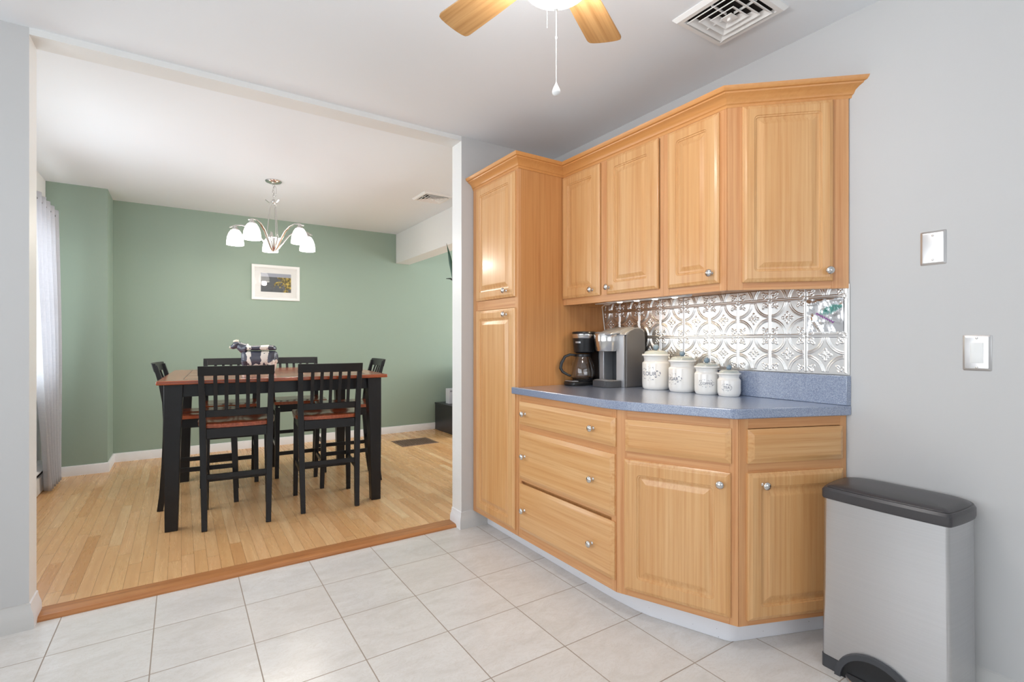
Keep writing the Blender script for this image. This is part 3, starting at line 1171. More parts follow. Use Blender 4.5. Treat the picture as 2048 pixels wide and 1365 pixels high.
# arched silver top
b = B()
tp = [(-0.125, 0.292), (-0.10, 0.3), (-0.05, 0.309), (0.0, 0.324), (0.05, 0.332), (0.085, 0.328), (0.114, 0.306), (0.110, 0.298), (0.08, 0.312), (0.03, 0.316), (-0.02, 0.304), (-0.06, 0.292), (-0.125, 0.284)]
slab_x(b, -0.06, 0.06, tp)
slab_x(b, -W2 + 0.002, W2 - 0.002, [(-0.058, 0.284), (-0.05, 0.296), (-0.02, 0.309), (0.02, 0.325), (0.06, 0.327), (0.09, 0.319), (0.109, 0.303), (0.10, 0.29), (0.05, 0.31), (0.0, 0.305), (-0.03, 0.284)])
lab(b.build('top_cover', M['silverplastic'], km, bevel=0.004, seg=3), 'pale silver arched top')
# brew head
b = B()
b.lathe([(0.001, 0.196), (0.060, 0.196), (0.062, 0.2), (0.067, 0.250), (0.069, 0.2505), (0.071, 0.289), (0.069, 0.293), (0.001, 0.293)], 40, c=(-0.024, -0.066, 0))
lab(b.build('brew_head', M['nickel'], km, smooth=True), 'round brushed metal brew head')
b = B()
b.lathe([(0.001, 0.2935), (0.06, 0.2935), (0.062, 0.297), (0.05, 0.303), (0.001, 0.305)], 32, c=(-0.024, -0.070, 0))
b.build('lid_handle', M['silverplastic'], km, smooth=True)
b = B()
b.prism([(-0.075, -0.05), (-0.08, -0.10), (-0.055, -0.145), (0.04, -0.150), (0.066, -0.120), (0.075, -0.05), (0.075, -0.0565), (0.0, -0.05)][:6], 0.0, 0.036)
b.build('drip_tray', M['darkplastic'], km, bevel=0.003)
b = B()
b.prism([(-0.068, -0.062), (-0.072, -0.10), (-0.050, -0.138), (0.036, -0.142), (0.058, -0.116), (0.066, -0.062)], 0.0362, 0.039)
lab(b.build('tray_grille', M['silverplastic'], km, bevel=0.001), 'silver tray grille')

# drip coffee maker ---------------------------------------------------------------------
cm = thing('drip_coffee_maker', 'black drip coffee maker with glass carafe against the pantry side', 'coffee maker', (1.930, 2.190, ZC), -PI / 2)
# local: x to the right (world -y), y back (world +x)
b = B()
b.prism([(-0.062, 0.02), (-0.066, -0.05), (-0.05, -0.10), (-0.02, -0.112), (0.02, -0.112), (0.045, -0.10), (0.058, -0.05), (0.052, 0.02), (0.05, 0.20), (-0.05, 0.20)], 0.0, 0.022)
b.build('base', M['blackplastic'], cm, bevel=0.006, seg=3)
b = B()
b.prism([(-0.045, -0.065), (-0.038, -0.100), (0.03, -0.100), (0.04, -0.065)], 0.0225, 0.028)
pn = lab(b.build('control_panel', M['silverplastic'], cm, bevel=0.002), 'silver control panel')
B().box(-0.022, 0.012, -0.092, -0.075, 0.0285, 0.0295).build('display', M['blackplastic'], pn)
B().lathe([(0.001, 0.0223), (0.058, 0.0223), (0.060, 0.030), (0.056, 0.034), (0.001, 0.034)], 36).build('warming_plate', M['blackplastic'], cm, smooth=True)
b = B()
b.box(-0.05, 0.05, 0.085, 0.20, 0.0225, 0.27)
b.build('water_tank', M['blackplastic'], cm, bevel=0.012, seg=3)
b = B()
b.lathe([(0.001, 0.182), (0.046, 0.182), (0.058, 0.190), (0.0665, 0.262), (0.067, 0.268), (0.001, 0.268)], 40, c=(0, 0.012, 0))
bk = b.build('filter_basket', M['blackplastic'], cm, smooth=True)
b = B().lathe([(0.067, 0.2685), (0.069, 0.271), (0.0695, 0.292), (0.067, 0.294), (0.001, 0.294)], 40, c=(0, 0.012, 0))
lab(b.build('chrome_band', M['nickel'], cm, smooth=True), 'chrome band')
B().lathe([(0.001, 0.2945), (0.068, 0.2945), (0.071, 0.298), (0.069, 0.304), (0.055, 0.307), (0.001, 0.308)], 40, c=(0, 0.012, 0)).build('lid', M['blackplastic'], cm, smooth=True)
B().lathe([(0.064, 0.240), (0.0668, 0.240), (0.0672, 0.250), (0.064, 0.250), (0.064, 0.240)], 8, c=(0, 0.012, 0), a0=R(-90), a1=R(-60)).build('badge', M['silverplastic'], cm)
cf = bpy.data.objects.new('carafe', None)
C.objects.link(cf)
cf.parent = cm
cf.location = (0, 0, 0.0345)
outer = [(0.058, 0.0), (0.066, 0.006), (0.070, 0.022), (0.0695, 0.05), (0.063, 0.085), (0.053, 0.112), (0.046, 0.126), (0.045, 0.136)]
inner = [(r_ - 0.0022, z_ + 0.0022 if i == 0 else z_) for i, (r_, z_) in enumerate(outer)][::-1]
b = B()
b.lathe([(0.001, 0.0)] + outer + inner + [(0.001, 0.0022)], 40)
b.build('glass_jug', M['glass'], cf, smooth=True, auto=80)
B().lathe([(0.046, 0.128), (0.0485, 0.130), (0.0485, 0.142), (0.001, 0.144)], 36).build('carafe_lid', M['blackplastic'], cf, smooth=True)
ha = R(243)   # handle points to the pantry / front
hx, hy = math.cos(ha), math.sin(ha)
b = B()
b.bar([(hx * q, hy * q, z) for q, z in ((0.046, 0.137), (0.075, 0.140), (0.105, 0.128), (0.125, 0.090), (0.130, 0.062), (0.118, 0.042), (0.085, 0.022), (0.069, 0.018))], 0.019, [0.012, 0.014, 0.016, 0.017, 0.017, 0.016, 0.013, 0.010], axis=Vector((-hy, hx, 0)))
b.build('handle', M['blackplastic'], cf, bevel=0.004, seg=3)

# ================================================================== ceiling fan
FX, FY = 0.872, 1.100
fan = thing('ceiling_fan', 'ceiling fan with light oak blades and lit frosted bowl above the kitchen', 'ceiling fan', (FX, FY, CZ))
B().lathe([(0.001, 0), (0.075, 0), (0.078, -0.01), (0.07, -0.035), (0.02, -0.045), (0.018, -0.06), (0.001, -0.06)], 36).build('canopy', M['whiteplastic'], fan, smooth=True)
B().lathe([(0.001, -0.055), (0.03, -0.055), (0.085, -0.075), (0.105, -0.10), (0.105, -0.17), (0.095, -0.195), (0.06, -0.21), (0.001, -0.21)], 40).build('motor_housing', M['whiteplastic'], fan, smooth=True)
B().lathe([(0.001, -0.2105), (0.055, -0.2105), (0.06, -0.225), (0.058, -0.245), (0.001, -0.25)], 36).build('light_fitter', M['nickel'], fan, smooth=True)
B().lathe([(0.104, -0.243), (0.108, -0.25), (0.104, -0.272), (0.086, -0.297), (0.055, -0.316), (0.02, -0.326), (0.001, -0.331)], 40).build('light_bowl', M['bowl'], fan, smooth=True)
B().lathe([(0.001, -0.3315), (0.016, -0.331), (0.017, -0.336), (0.008, -0.344), (0.006, -0.352), (0.001, -0.354)], 20).build('finial', M['whiteplastic'], fan, smooth=True)
for k in range(5):
    a = R(29.4 + 72 * k)
    br = B()
    br.prism([(0.085, -0.016), (0.15, -0.022), (0.175, -0.035), (0.175, 0.035), (0.15, 0.022), (0.085, 0.016)], -0.200, -0.194)
    bl = B()
    pts = [(0.145, -0.05), (0.30, -0.058), (0.445, -0.063)]
    for q in range(0, 9):
        t = -PI / 2 + PI * q / 8
        pts.append((0.455 + 0.018 * max(0, math.cos(t)) ** 0.6 if abs(math.cos(t)) > 1e-6 else 0.455, 0.062 * math.sin(t)))
    pts += [(0.445, 0.063), (0.30, 0.058), (0.145, 0.05), (0.13, 0.02), (0.13, -0.02)]
    bl.prism(pts, -0.003, 0.003)
    o = bl.build('blade', M['blade'], fan, (0, 0, -0.190), (0, 0, 0), bevel=0.0015)
    o.rotation_euler = (Matrix.Rotation(a, 4, 'Z') @ Matrix.Rotation(R(9), 4, 'X')).to_euler()
    o2 = br.build('blade_bracket', M['whiteplastic'], o, bevel=0.001)
    o2.location = (0, 0, 0.190 + 0.004)


def bead_chain(b, x, y, z0, z1, r=0.0013, step=0.0042):
    z = z0
    while z > z1:
        b.sphere((x, y, z), r, n=6, m=4)
        z -= step
    b.tube([(x, y, z0), (x, y, z1)], r * 0.35, 4)


b = B()
bead_chain(b, 0, 0, -0.354, -0.555, r=0.0017)
b.sphere((0, 0, -0.43), 0.003, sz=1.6, n=8, m=6)
pc = b.build('pull_chain', M['whiteplastic'], fan, smooth=True)
B().lathe([(0.0008, 0.0), (0.002, -0.002), (0.0035, -0.007), (0.009, -0.018), (0.0118, -0.026), (0.0105, -0.033), (0.005, -0.0375), (0.001, -0.038)], 20).build('pull_knob', M['whiteplastic'], pc, (0, 0, -0.553), smooth=True)
b = B()
bead_chain(b, -0.021, 0.014, -0.25, -0.402, r=0.0012)
b.build('pull_chain', M['whiteplastic'], fan, smooth=True)
for k in range(6):       # the glow of the lit bowl, all round it
    l = bpy.data.lights.new('bowl_light', 'POINT')
    l.energy = 1.9
    l.color = (0.97, 0.98, 1.0)
    l.shadow_soft_size = 0.05
    lo = bpy.data.objects.new('bowl_light', l)
    C.objects.link(lo)
    lo.parent = fan
    lo.location = (0.165 * math.cos(k * PI / 3 + 0.2), 0.165 * math.sin(k * PI / 3 + 0.2), -0.262)


# ================================================================== ceiling diffusers
def diffuser(label, cx, cy, z, s, rz=0.0):
    r = thing('ceiling_vent', label, 'vent', (cx, cy, z), rz, 'square ceiling air vents')
    h = s / 2
    b = B()
    # bevelled outer flange
    rings = []
    for i, zz in ((0, 0), (0, -0.004), (0.012, -0.016), (0.030, -0.016), (0.034, -0.006), (0.034, -0.002)):
        q = h - i
        rings.append([(-q, -q, zz), (q, -q, zz), (q, q, zz), (-q, q, zz)])
    b.loft(rings, cap=False)
    b.build('frame', M['ventwhite'], r)
    B().box(-h + 0.03, h - 0.03, -h + 0.03, h - 0.03, -0.0012, -0.0005).build('duct', M['void'], r)
    # stepped square louvres: each a sloping ring
    k = (h - 0.034) / 0.116
    for a, c in ((0.110, 0.088), (0.080, 0.058), (0.050, 0.028)):
        b = B()
        a, c = a * k, c * k
        rings = [[(-q, -q, zz), (q, -q, zz), (q, q, zz), (-q, q, zz)] for q, zz in ((a, -0.020), (a - 0.002, -0.021), (c, -0.004), (c, -0.002), (a, -0.0175), (a, -0.020))]
        b.loft(rings, cap=False)
        b.build('louver', M['ventwhite'], r)
    q = 0.022 * k
    B().box(-q, q, -q, q, -0.021, -0.017).box(-0.004, 0.004, -0.006, 0.006, -0.030, -0.021).build('center_plate', M['ventwhite'], r)
    b = B()
    for sx in (-1, 1):
        b.box(min(sx * 0.02, sx * 0.112) * k, max(sx * 0.02, sx * 0.112) * k, -0.002, 0.002, -0.014, -0.006)
        b.box(-0.002, 0.002, min(sx * 0.02, sx * 0.112) * k, max(sx * 0.02, sx * 0.112) * k, -0.014, -0.006)
    b.build('crossbar', M['ventwhite'], r)
    return r


diffuser('large white square ceiling vent beside the kitchen fan', 1.778, 1.165, CZ, 0.300)
diffuser('small white square ceiling vent in the dining room by the beam', 1.955, 4.305, DZ, 0.29)


# ================================================================== wall plates
def plate(name, label, cat, y, z, rocker):
    r = thing(name, label, cat, (XW, y, z), -PI / 2)
    w, h = 0.072, 0.117
    b = B()
    b.rrect_loops(w, h, [(0, 0, 0.003), (0, -0.0015, 0.003), (0.007, -0.006, 0.002), (0.008, -0.0062, 0.002)], k=3)
    b.build('cover_plate', M['plate'], r, smooth=True, auto=25)
    for s in (-1, 1):
        B().lathe([(0.0035, 0.0), (0.0035, -0.0068), (0.002, -0.0078), (0.0003, -0.0079)], 14, axis='y', c=(0, 0, s * (0.048 if rocker else 0.042))).build('screw', M['nickel'], r, smooth=True)
    if rocker:
        b = B()
        b.rrect_loops(0.033, 0.067, [(0, -0.005, 0.001), (0, -0.0075, 0.001), (0.0015, -0.0085, 0.001)], k=2)
        lab(b.build('rocker', M['whiteplastic'], r, smooth=True, auto=30), 'white rocker')
    return r


plate('blank_plate', 'blank brushed steel wall plate, the higher of the two on the grey wall', 'wall plate', 0.651, 1.489, False)
plate('light_switch', 'steel plate light switch with white rocker on the grey wall', 'light switch', 0.536, 1.127, True)

# ================================================================== trash can
tc = thing('trash_can', 'brushed stainless step trash can with black lid against the grey wall', 'trash can', (2.045, 0.715, 0), -PI / 2)
# local: x right (world -y), y back (world +x); the front face looks at -y


def bin_ring(hw, yf, yb, bow, z, n=14, rc=0.012, fb=0.007):
    """plan outline: gently bowed front, crisp front corners, sides rounding into the back"""
    pts = []
    for i in range(4):
        t = PI + PI / 2 * i / 3
        pts.append((-hw + rc + rc * math.cos(t), yf + rc + rc * math.sin(t), z))
    for i in range(1, 12):
        u = -1 + 2 * i / 12
        pts.append(((hw - rc) * u, yf - fb * (1 - u * u), z))
    for i in range(4):
        t = 1.5 * PI + PI / 2 * i / 3
        pts.append((hw - rc + rc * math.cos(t), yf + rc + rc * math.sin(t), z))

    def side(t):
        # quarter-ish curve from the front corner to the back
        x = hw + bow * math.sin(PI * min(1, t * 1.1)) - 0.075 * max(0, (t - 0.45) / 0.55) ** 2.2
        return x, yf + rc + (yb - yf - rc) * math.sin(PI / 2 * t) ** 1.15
    for i in range(1, n + 1):
        x, y = side(i / n)
        pts.append((x, y, z))
    for i in range(n, 0, -1):
        x, y = side(i / n)
        pts.append((-x, y, z))
    return pts


YF, YK = -0.118, 0.128
b = B()
b.loft([bin_ring(0.182, YF, YK, 0.012, 0.045), bin_ring(0.180, YF, YK, 0.012, 0.30), bin_ring(0.178, YF + 0.001, YK, 0.012, 0.603)])
b.build('body', M['steel'], tc, smooth=True, auto=30)
b = B()
b.loft([bin_ring(0.182, YF - 0.001, YK, 0.013, 0.604), bin_ring(0.184, YF - 0.003, YK + 0.001, 0.013, 0.610), bin_ring(0.184, YF - 0.003, YK + 0.001, 0.013, 0.634), bin_ring(0.179, YF + 0.003, YK - 0.003, 0.013, 0.643)])
rim = b.build('lid_rim', M['lid'], tc, smooth=True, auto=28)
b = B()
b.loft([bin_ring(0.174, YF + 0.009, YK - 0.008, 0.012, 0.6435), bin_ring(0.172, YF + 0.011, YK - 0.010, 0.012, 0.647), bin_ring(0.150, YF + 0.035, YK - 0.03, 0.012, 0.652), bin_ring(0.10, YF + 0.08, YK - 0.07, 0.008, 0.655)])
b.build('lid', M['lid'], tc, smooth=True, auto=50)
b = B()
b.loft([bin_ring(0.184, YF - 0.002, YK + 0.001, 0.013, 0.0), bin_ring(0.184, YF - 0.002, YK + 0.001, 0.013, 0.044)])
b.build('base', M['darkplastic'], tc, smooth=True, auto=40)
b = B()       # arched pedal surround on the front
ro, ri = 0.112, 0.095
arc = []
o_, i_ = [], []
for k in range(21):
    t = PI * k / 20
    o_.append((-0.012 - math.cos(t) * ro * 1.08, math.sin(t) * ro))
    i_.append((-0.012 - math.cos(t) * ri * 1.08, math.sin(t) * ri))
fr = [[(x, YF - 0.018, z), (x * 1.02, YF - 0.004, z * 1.02)] for x, z in o_]
inn = [[(x, YF - 0.018, z), (x * 0.97, YF + 0.01, z * 0.97)] for x, z in i_]
b.loft([[fr[k][1], fr[k][0], inn[k][0], inn[k][1]] for k in range(21)], cap=True)
b.build('pedal_arch', M['darkplastic'], tc, smooth=True, auto=40)
b = B()
b.lathe([(0.001, YF - 0.0065), (ri * 1.08, YF - 0.0065), (ri * 1.08, YF - 0.009), (0.001, YF - 0.009)], 30, axis='y', a0=0, a1=PI, c=(-0.012, 0, 0))
b.build('pedal_recess', M['blackplastic'], tc)
b = B()
pl = []
for k in range(13):
    t = PI * k / 12
    pl.append((-0.012 + math.cos(t) * 0.086, YF - 0.010 - math.sin(t) * 0.055))
b.prism(pl, 0.012, 0.022)
b.build('pedal', M['steel'], tc, bevel=0.003)

# ================================================================== dining furniture
tb_ = thing('dining_table', 'counter-height square dining table with cherry top and black tapered legs', 'table', (0.603, 4.27, DF), R(-3.3))
H = 0.912
b = B()
b.box(-0.69, 0.69, -0.69, 0.69, H - 0.024, H)
tt = b.build('tabletop', M['cherry'], tb_, bevel=0.006, seg=3)
b = B()
for s in (-1, 1):
    b.box(-0.56, 0.56, s * 0.56 - 0.0015, s * 0.56 + 0.0015, H + 0.0001, H + 0.0006)
    b.box(s * 0.56 - 0.0015, s * 0.56 + 0.0015, -0.56, 0.56, H + 0.0001, H + 0.0006)
b.box(-0.56, 0.56, -0.18, -0.177, H + 0.0001, H + 0.0006).box(-0.56, 0.56, 0.177, 0.18, H + 0.0001, H + 0.0006)
lab(b.build('inlay', M['blackplastic'], tt), 'thin dark inlay lines')
for sx in (-1, 1):
    for sy in (-1, 1):
        b = B()
        ring = []
        for z, q, off in ((0.0, 0.033, 0.617), (0.55, 0.042, 0.612), (H - 0.0245, 0.049, 0.605)):
            ring.append([(sx * off + a * q, sy * off + c * q, z) for a, c in ((-1, -1), (1, -1), (1, 1), (-1, 1))])
        b.loft(ring)
        b.build('leg', M['black'], tb_, bevel=0.003)
b = B()
for s in (-1, 1):
    b.box(-0.562, 0.562, s * 0.600 - 0.011, s * 0.600 + 0.011, H - 0.105, H - 0.0245)
    b.box(s * 0.600 - 0.011, s * 0.600 + 0.011, -0.562, 0.562, H - 0.105, H - 0.0245)
b.build('apron', M['black'], tb_, bevel=0.002)


def make_chair():
    r = thing('counter_chair', '', 'chair', (0, 0, DF))
    r['group'] = 'counter-height chairs around the dining table'
    path = [(-0.238, 0.0), (-0.222, 0.12), (-0.208, 0.30), (-0.198, 0.50), (-0.196, 0.62), (-0.206, 0.74), (-0.228, 0.86), (-0.262, 0.985)]

    def post_x(z):
        return 0.174 + 0.018 * z
    for s in (-1, 1):
        b = B()
        b.bar([(s * post_x(z), y, z) for y, z in path], [0.030, 0.032, 0.034, 0.036, 0.036, 0.034, 0.032, 0.030], [0.034, 0.038, 0.042, 0.045, 0.045, 0.036, 0.030, 0.024])
        b.build('rear_leg', M['black'], r, bevel=0.002)
        b = B()
        b.bar([(s * 0.190, 0.215, 0.0), (s * 0.183, 0.195, 0.59)], [0.030, 0.038], [0.030, 0.038])
        b.build('front_leg', M['black'], r, bevel=0.002)

    def rail(name, y0, bow, z0, z1, th, xm=None, lean=0.0):
        b = B()
        n = 9
        rings = []
        for i in range(n):
            t = -1 + 2 * i / (n - 1)
            xx = t * (xm if xm else post_x(z0))
            y = y0 - bow * (1 - t * t)
            rings.append([(xx, y - th / 2, z0), (xx, y + th / 2, z0), (xx, y + th / 2 - lean, z1), (xx, y - th / 2 - lean, z1)])
        b.loft(rings)
        return b.build(name, M['black'], r, bevel=0.002)
    rail('crest_rail', -0.255, 0.024, 0.942, 1.0, 0.020, xm=0.208, lean=0.016)
    rail('back_rail', -0.200, 0.012, 0.684, 0.727, 0.018, lean=0.004)
    for i in range(5):
        x = (i - 2) * 0.0585
        bow = lambda t, q: q * (1 - t * t)
        t = x / 0.19
        B().bar([(x, -0.204 - bow(t, 0.012), 0.725), (x, -0.228 - bow(t, 0.018), 0.85), (x, -0.257 - bow(t, 0.024), 0.945)], 0.021, 0.010).build('slat', M['black'], r, bevel=0.001)
    # saddle seat
    b = B()
    nx, ny = 15, 13
    tops, bots = [], []
    for i in range(nx):
        ru, rv = [], []
        for j in range(ny):
            u, v = -1 + 2 * i / (nx - 1), -1 + 2 * j / (ny - 1)
            wd = 0.222 if v > -0.2 else 0.222 - 0.03 * ((-0.2 - v) / 0.8) ** 2
            # square to rounded square
            x = u * wd * (1 - 0.06 * v * v * abs(u))
            y = 0.01 + v * 0.225 * (1 - 0.07 * u * u * abs(v))
            dip = 0.011 * math.exp(-((abs(u) - 0.45) / 0.3) ** 2) * math.exp(-((v + 0.15) / 0.55) ** 2)
            ed = max(abs(u), abs(v)) ** 8 * 0.007
            ru.append(b.v(x, y, 0.648 - dip - ed))
            rv.append(b.v(x * 0.985, y * 0.985, 0.6135 + ed * 0.4))
        tops.append(ru)
        bots.append(rv)
    for i in range(nx - 1):
        for j in range(ny - 1):
            b.face([tops[i][j], tops[i + 1][j], tops[i + 1][j + 1], tops[i][j + 1]])
            b.face([bots[i][j], bots[i][j + 1], bots[i + 1][j + 1], bots[i + 1][j]])
    edge_t = [tops[i][0] for i in range(nx)] + [tops[-1][j] for j in range(1, ny)] + [tops[i][-1] for i in range(nx - 2, -1, -1)] + [tops[0][j] for j in range(ny - 2, 0, -1)]
    edge_b = [bots[i][0] for i in range(nx)] + [bots[-1][j] for j in range(1, ny)] + [bots[i][-1] for i in range(nx - 2, -1, -1)] + [bots[0][j] for j in range(ny - 2, 0, -1)]
    m = len(edge_t)
    for k in range(m):
        b.face([edge_t[k], edge_b[k], edge_b[(k + 1) % m], edge_t[(k + 1) % m]])
    lab(b.build('seat', M['cherryseat'], r, smooth=True, auto=50), 'cherry saddle seat')
    b = B()
    b.box(-0.165, 0.165, -0.213, -0.193, 0.553, 0.6125).box(-0.165, 0.165, 0.185, 0.205, 0.553, 0.6125)
    b.box(-0.196, -0.176, -0.18, 0.18, 0.553, 0.6125).box(0.176, 0.196, -0.18, 0.18, 0.553, 0.6125)
    b.build('seat_frame', M['black'], r, bevel=0.0015)
    for nm, p0, p1, ax in (('rear', (-0.165, -0.209, 0.318), (0.165, -0.209, 0.318), 0), ('front', (-0.175, 0.208, 0.205), (0.175, 0.208, 0.205), 0),
                           ('left', (-0.180, -0.19, 0.262), (-0.187, 0.19, 0.262), 1), ('right', (0.180, -0.19, 0.262), (0.187, 0.19, 0.262), 1)):
        B().bar([p0, p1], 0.030, 0.017, axis=Vector((0, 0, 1))).build('stretcher', M['black'], r, bevel=0.0015)
    return r


def children(o):
    return [c for c in C.objects if c.parent == o]


def copy_tree(o, parent=None):
    c = o.copy()
    C.objects.link(c)
    c.parent = parent
    for ch in children(o):
        copy_tree(ch, c)
    return c


seats = [((0.312, 3.78), -5, 'black slat-back counter chair on the near side of the table, nearest the window'),
         ((0.878, 3.785), -6, 'black slat-back counter chair on the near side of the table, right of the other'),
         ((0.345, 4.815), 175, 'black counter chair on the far side of the table, behind the cow jar'),
         ((0.870, 4.80), 177, 'black counter chair on the far side of the table, right of the cow jar'),
         ((0.133, 4.30), -95, 'black counter chair at the left end of the table by the curtain'),
         ((1.150, 4.27), 85, 'black counter chair at the right end of the table by the doorway edge')]
proto = make_chair()
for i, ((x, y), a, lb) in enumerate(seats):
    o = proto if i == 0 else copy_tree(proto)
    o.location = (x, y, DF)
    o.rotation_euler = (0, 0, R(a))
    o['label'] = lb

# cow jar -------------------------------------------------------------------------
cj = thing('cow_jar', 'black and white ceramic cow cookie jar standing on the dining table', 'cookie jar', (0.492, 4.225, DF + H + 0.0008), R(-19))
cj.scale = (0.86, 1.0, 1.02)


def ell(b, c, rx, ry, rz):
    b.sphere(c, 1.0, rx, ry, rz, n=24, m=16)


# local +x = rump (right in view), -x = head


def barrel(b, sections, n=28, e=2.8):
    rings = []
    for x, hw, z0, z1 in sections:
        ring = []
        for k in range(n):
            t = 2 * PI * k / n
            cy, sy = math.cos(t), math.sin(t)
            ring.append((x, hw * abs(cy) ** (2 / e) * (1 if cy > 0 else -1), (z0 + z1) / 2 + (z1 - z0) / 2 * abs(sy) ** (2 / e) * (1 if sy > 0 else -1)))
        rings.append(ring)
    b.loft(rings)


b = B()
barrel(b, [(-0.140, 0.014, 0.10, 0.150), (-0.132, 0.036, 0.075, 0.160), (-0.110, 0.052, 0.055, 0.1615), (-0.06, 0.060, 0.046, 0.162), (0.0, 0.063, 0.040, 0.162), (0.06, 0.062, 0.045, 0.162),
            (0.110, 0.056, 0.056, 0.1615), (0.134, 0.040, 0.075, 0.160), (0.144, 0.016, 0.10, 0.150)])
for x, y in ((-0.105, -0.035), (-0.105, 0.035), (0.105, -0.035), (0.105, 0.035)):
    b.tube([(x, y, 0.09), (x + (0.01 if x > 0 else 0), y, 0.05), (x, y, 0.012)], [0.032, 0.020, 0.017], 12)
    b.lathe([(0.001, 0.0), (0.021, 0.0), (0.021, 0.012), (0.014, 0.02), (0.001, 0.02)], 14, c=(x - 0.004, y, 0))
b.tube([(0.142, 0, 0.15), (0.153, 0, 0.12), (0.142, -0.01, 0.07)], [0.007, 0.006, 0.009], 8)
o = b.build('jar_body', M['cow'], cj)
rm = o.modifiers.new('remesh', 'REMESH')
rm.mode = 'VOXEL'
rm.voxel_size = 0.004
rm.use_smooth_shade = True
sm = o.modifiers.new('smooth', 'SMOOTH')
sm.iterations = 6
b = B()
barrel(b, [(-0.134, 0.020, 0.166, 0.184), (-0.124, 0.038, 0.1650, 0.194), (-0.10, 0.050, 0.1645, 0.200), (0.0, 0.058, 0.1645, 0.203), (0.09, 0.055, 0.1645, 0.206), (0.126, 0.042, 0.1650, 0.200), (0.140, 0.020, 0.166, 0.188)])
b.tube([(-0.095, 0, 0.172), (-0.13, 0, 0.182), (-0.158, 0, 0.198)], [0.044, 0.038, 0.030], 14)
ell(b, (-0.178, 0, 0.205), 0.034, 0.027, 0.027)
ell(b, (-0.203, 0, 0.192), 0.026, 0.019, 0.018)
for s in (-1, 1):
    b.tube([(-0.170, s * 0.024, 0.222), (-0.163, s * 0.040, 0.220), (-0.160, s * 0.052, 0.212)], [0.008, 0.010, 0.004], 8)
o = b.build('jar_lid', M['cow'], cj)
rm = o.modifiers.new('remesh', 'REMESH')
rm.mode = 'VOXEL'
rm.voxel_size = 0.0035
rm.use_smooth_shade = True
sm = o.modifiers.new('smooth', 'SMOOTH')
sm.iterations = 5
lid_ = o
b = B()
ell(b, (-0.226, 0, 0.188), 0.010, 0.013, 0.010)
lab(b.build('muzzle', M['cream'], lid_, smooth=True), 'white muzzle')
b = B()
ell(b, (-0.185, 0, 0.232), 0.022, 0.013, 0.010)
for s in (-1, 1):
    b.tube([(-0.172, s * 0.014, 0.228), (-0.172, s * 0.022, 0.238), (-0.176, s * 0.022, 0.246)], [0.006, 0.004, 0.0015], 8)
lab(b.build('horns', M['cream'], lid_, smooth=True), 'cream poll and horns')
for s in (-1, 1):
    B().sphere((-0.192, s * 0.024, 0.209), 0.0045, n=10, m=6).build('eye', M['cream'], lid_, smooth=True)
b = B()
ell(b, (0.045, 0, 0.045), 0.03, 0.026, 0.02)
lab(b.build('udder', M['cream'], cj, smooth=True), 'cream udder')

# ================================================================== chandelier
ch = thing('chandelier', 'brushed nickel chandelier with five lit bell shades above the dining table', 'chandelier', (0.644, 4.597, DZ))
B().lathe([(0.001, 0), (0.062, 0), (0.064, -0.006), (0.058, -0.014), (0.03, -0.024), (0.012, -0.03), (0.001, -0.03)], 32).build('canopy', M['nickel'], ch, smooth=True)


def link(b, c, rx, rz, r, ang):
    pts = []
    for k in range(14):
        t = 2 * PI * k / 14
        u = rx * math.cos(t)
        pts.append((c[0] + u * math.cos(ang), c[1] + u * math.sin(ang), c[2] + rz * math.sin(t)))
    b.tube(pts, r, 6, closed=True)


b = B()
z = -0.040
for k in range(4):
    link(b, (0, 0, z), 0.009, 0.017, 0.0024, R(20 + 90 * (k % 2)))
    z -= 0.027
link(b, (0.008, 0, -0.085), 0.016, 0.045, 0.0018, R(-35))
b.build('chain', M['nickel'], ch, smooth=True)
b = B()
b.sphere((0, 0, -0.170), 0.014, sz=1.4)
for k in range(3):
    a = R(60 + 120 * k)
    b.bar([(0.008 * math.cos(a), 0.008 * math.sin(a), -0.175), (0.035 * math.cos(a), 0.035 * math.sin(a), -0.185), (0.062 * math.cos(a), 0.062 * math.sin(a), -0.165)], 0.014, 0.004, axis=Vector((-math.sin(a), math.cos(a), 0)))
b.build('top_bracket', M['nickel'], ch, smooth=True, auto=40)
HZ = -0.505
for k in range(3):
    a = R(60 + 120 * k)
    x, y = 0.026 * math.cos(a), 0.026 * math.sin(a)
    b = B()
    b.tube([(x, y, -0.215), (x * 1.9, y * 1.9, HZ + 0.055)], 0.0035, 8)
    link(b, (x, y, -0.203), 0.007, 0.012, 0.002, a)
    link(b, (x * 1.9, y * 1.9, HZ + 0.045), 0.007, 0.012, 0.002, a)
    b.build('rod', M['nickel'], ch, smooth=True)
B().lathe([(0.001, HZ + 0.028), (0.056, HZ + 0.028), (0.056, HZ + 0.018), (0.044, HZ - 0.01), (0.043, HZ - 0.014), (0.020, HZ - 0.072), (0.010, HZ - 0.082), (0.001, HZ - 0.084)], 32).build('hub', M['nickel'], ch, smooth=True, auto=30)
bdir = R(82)
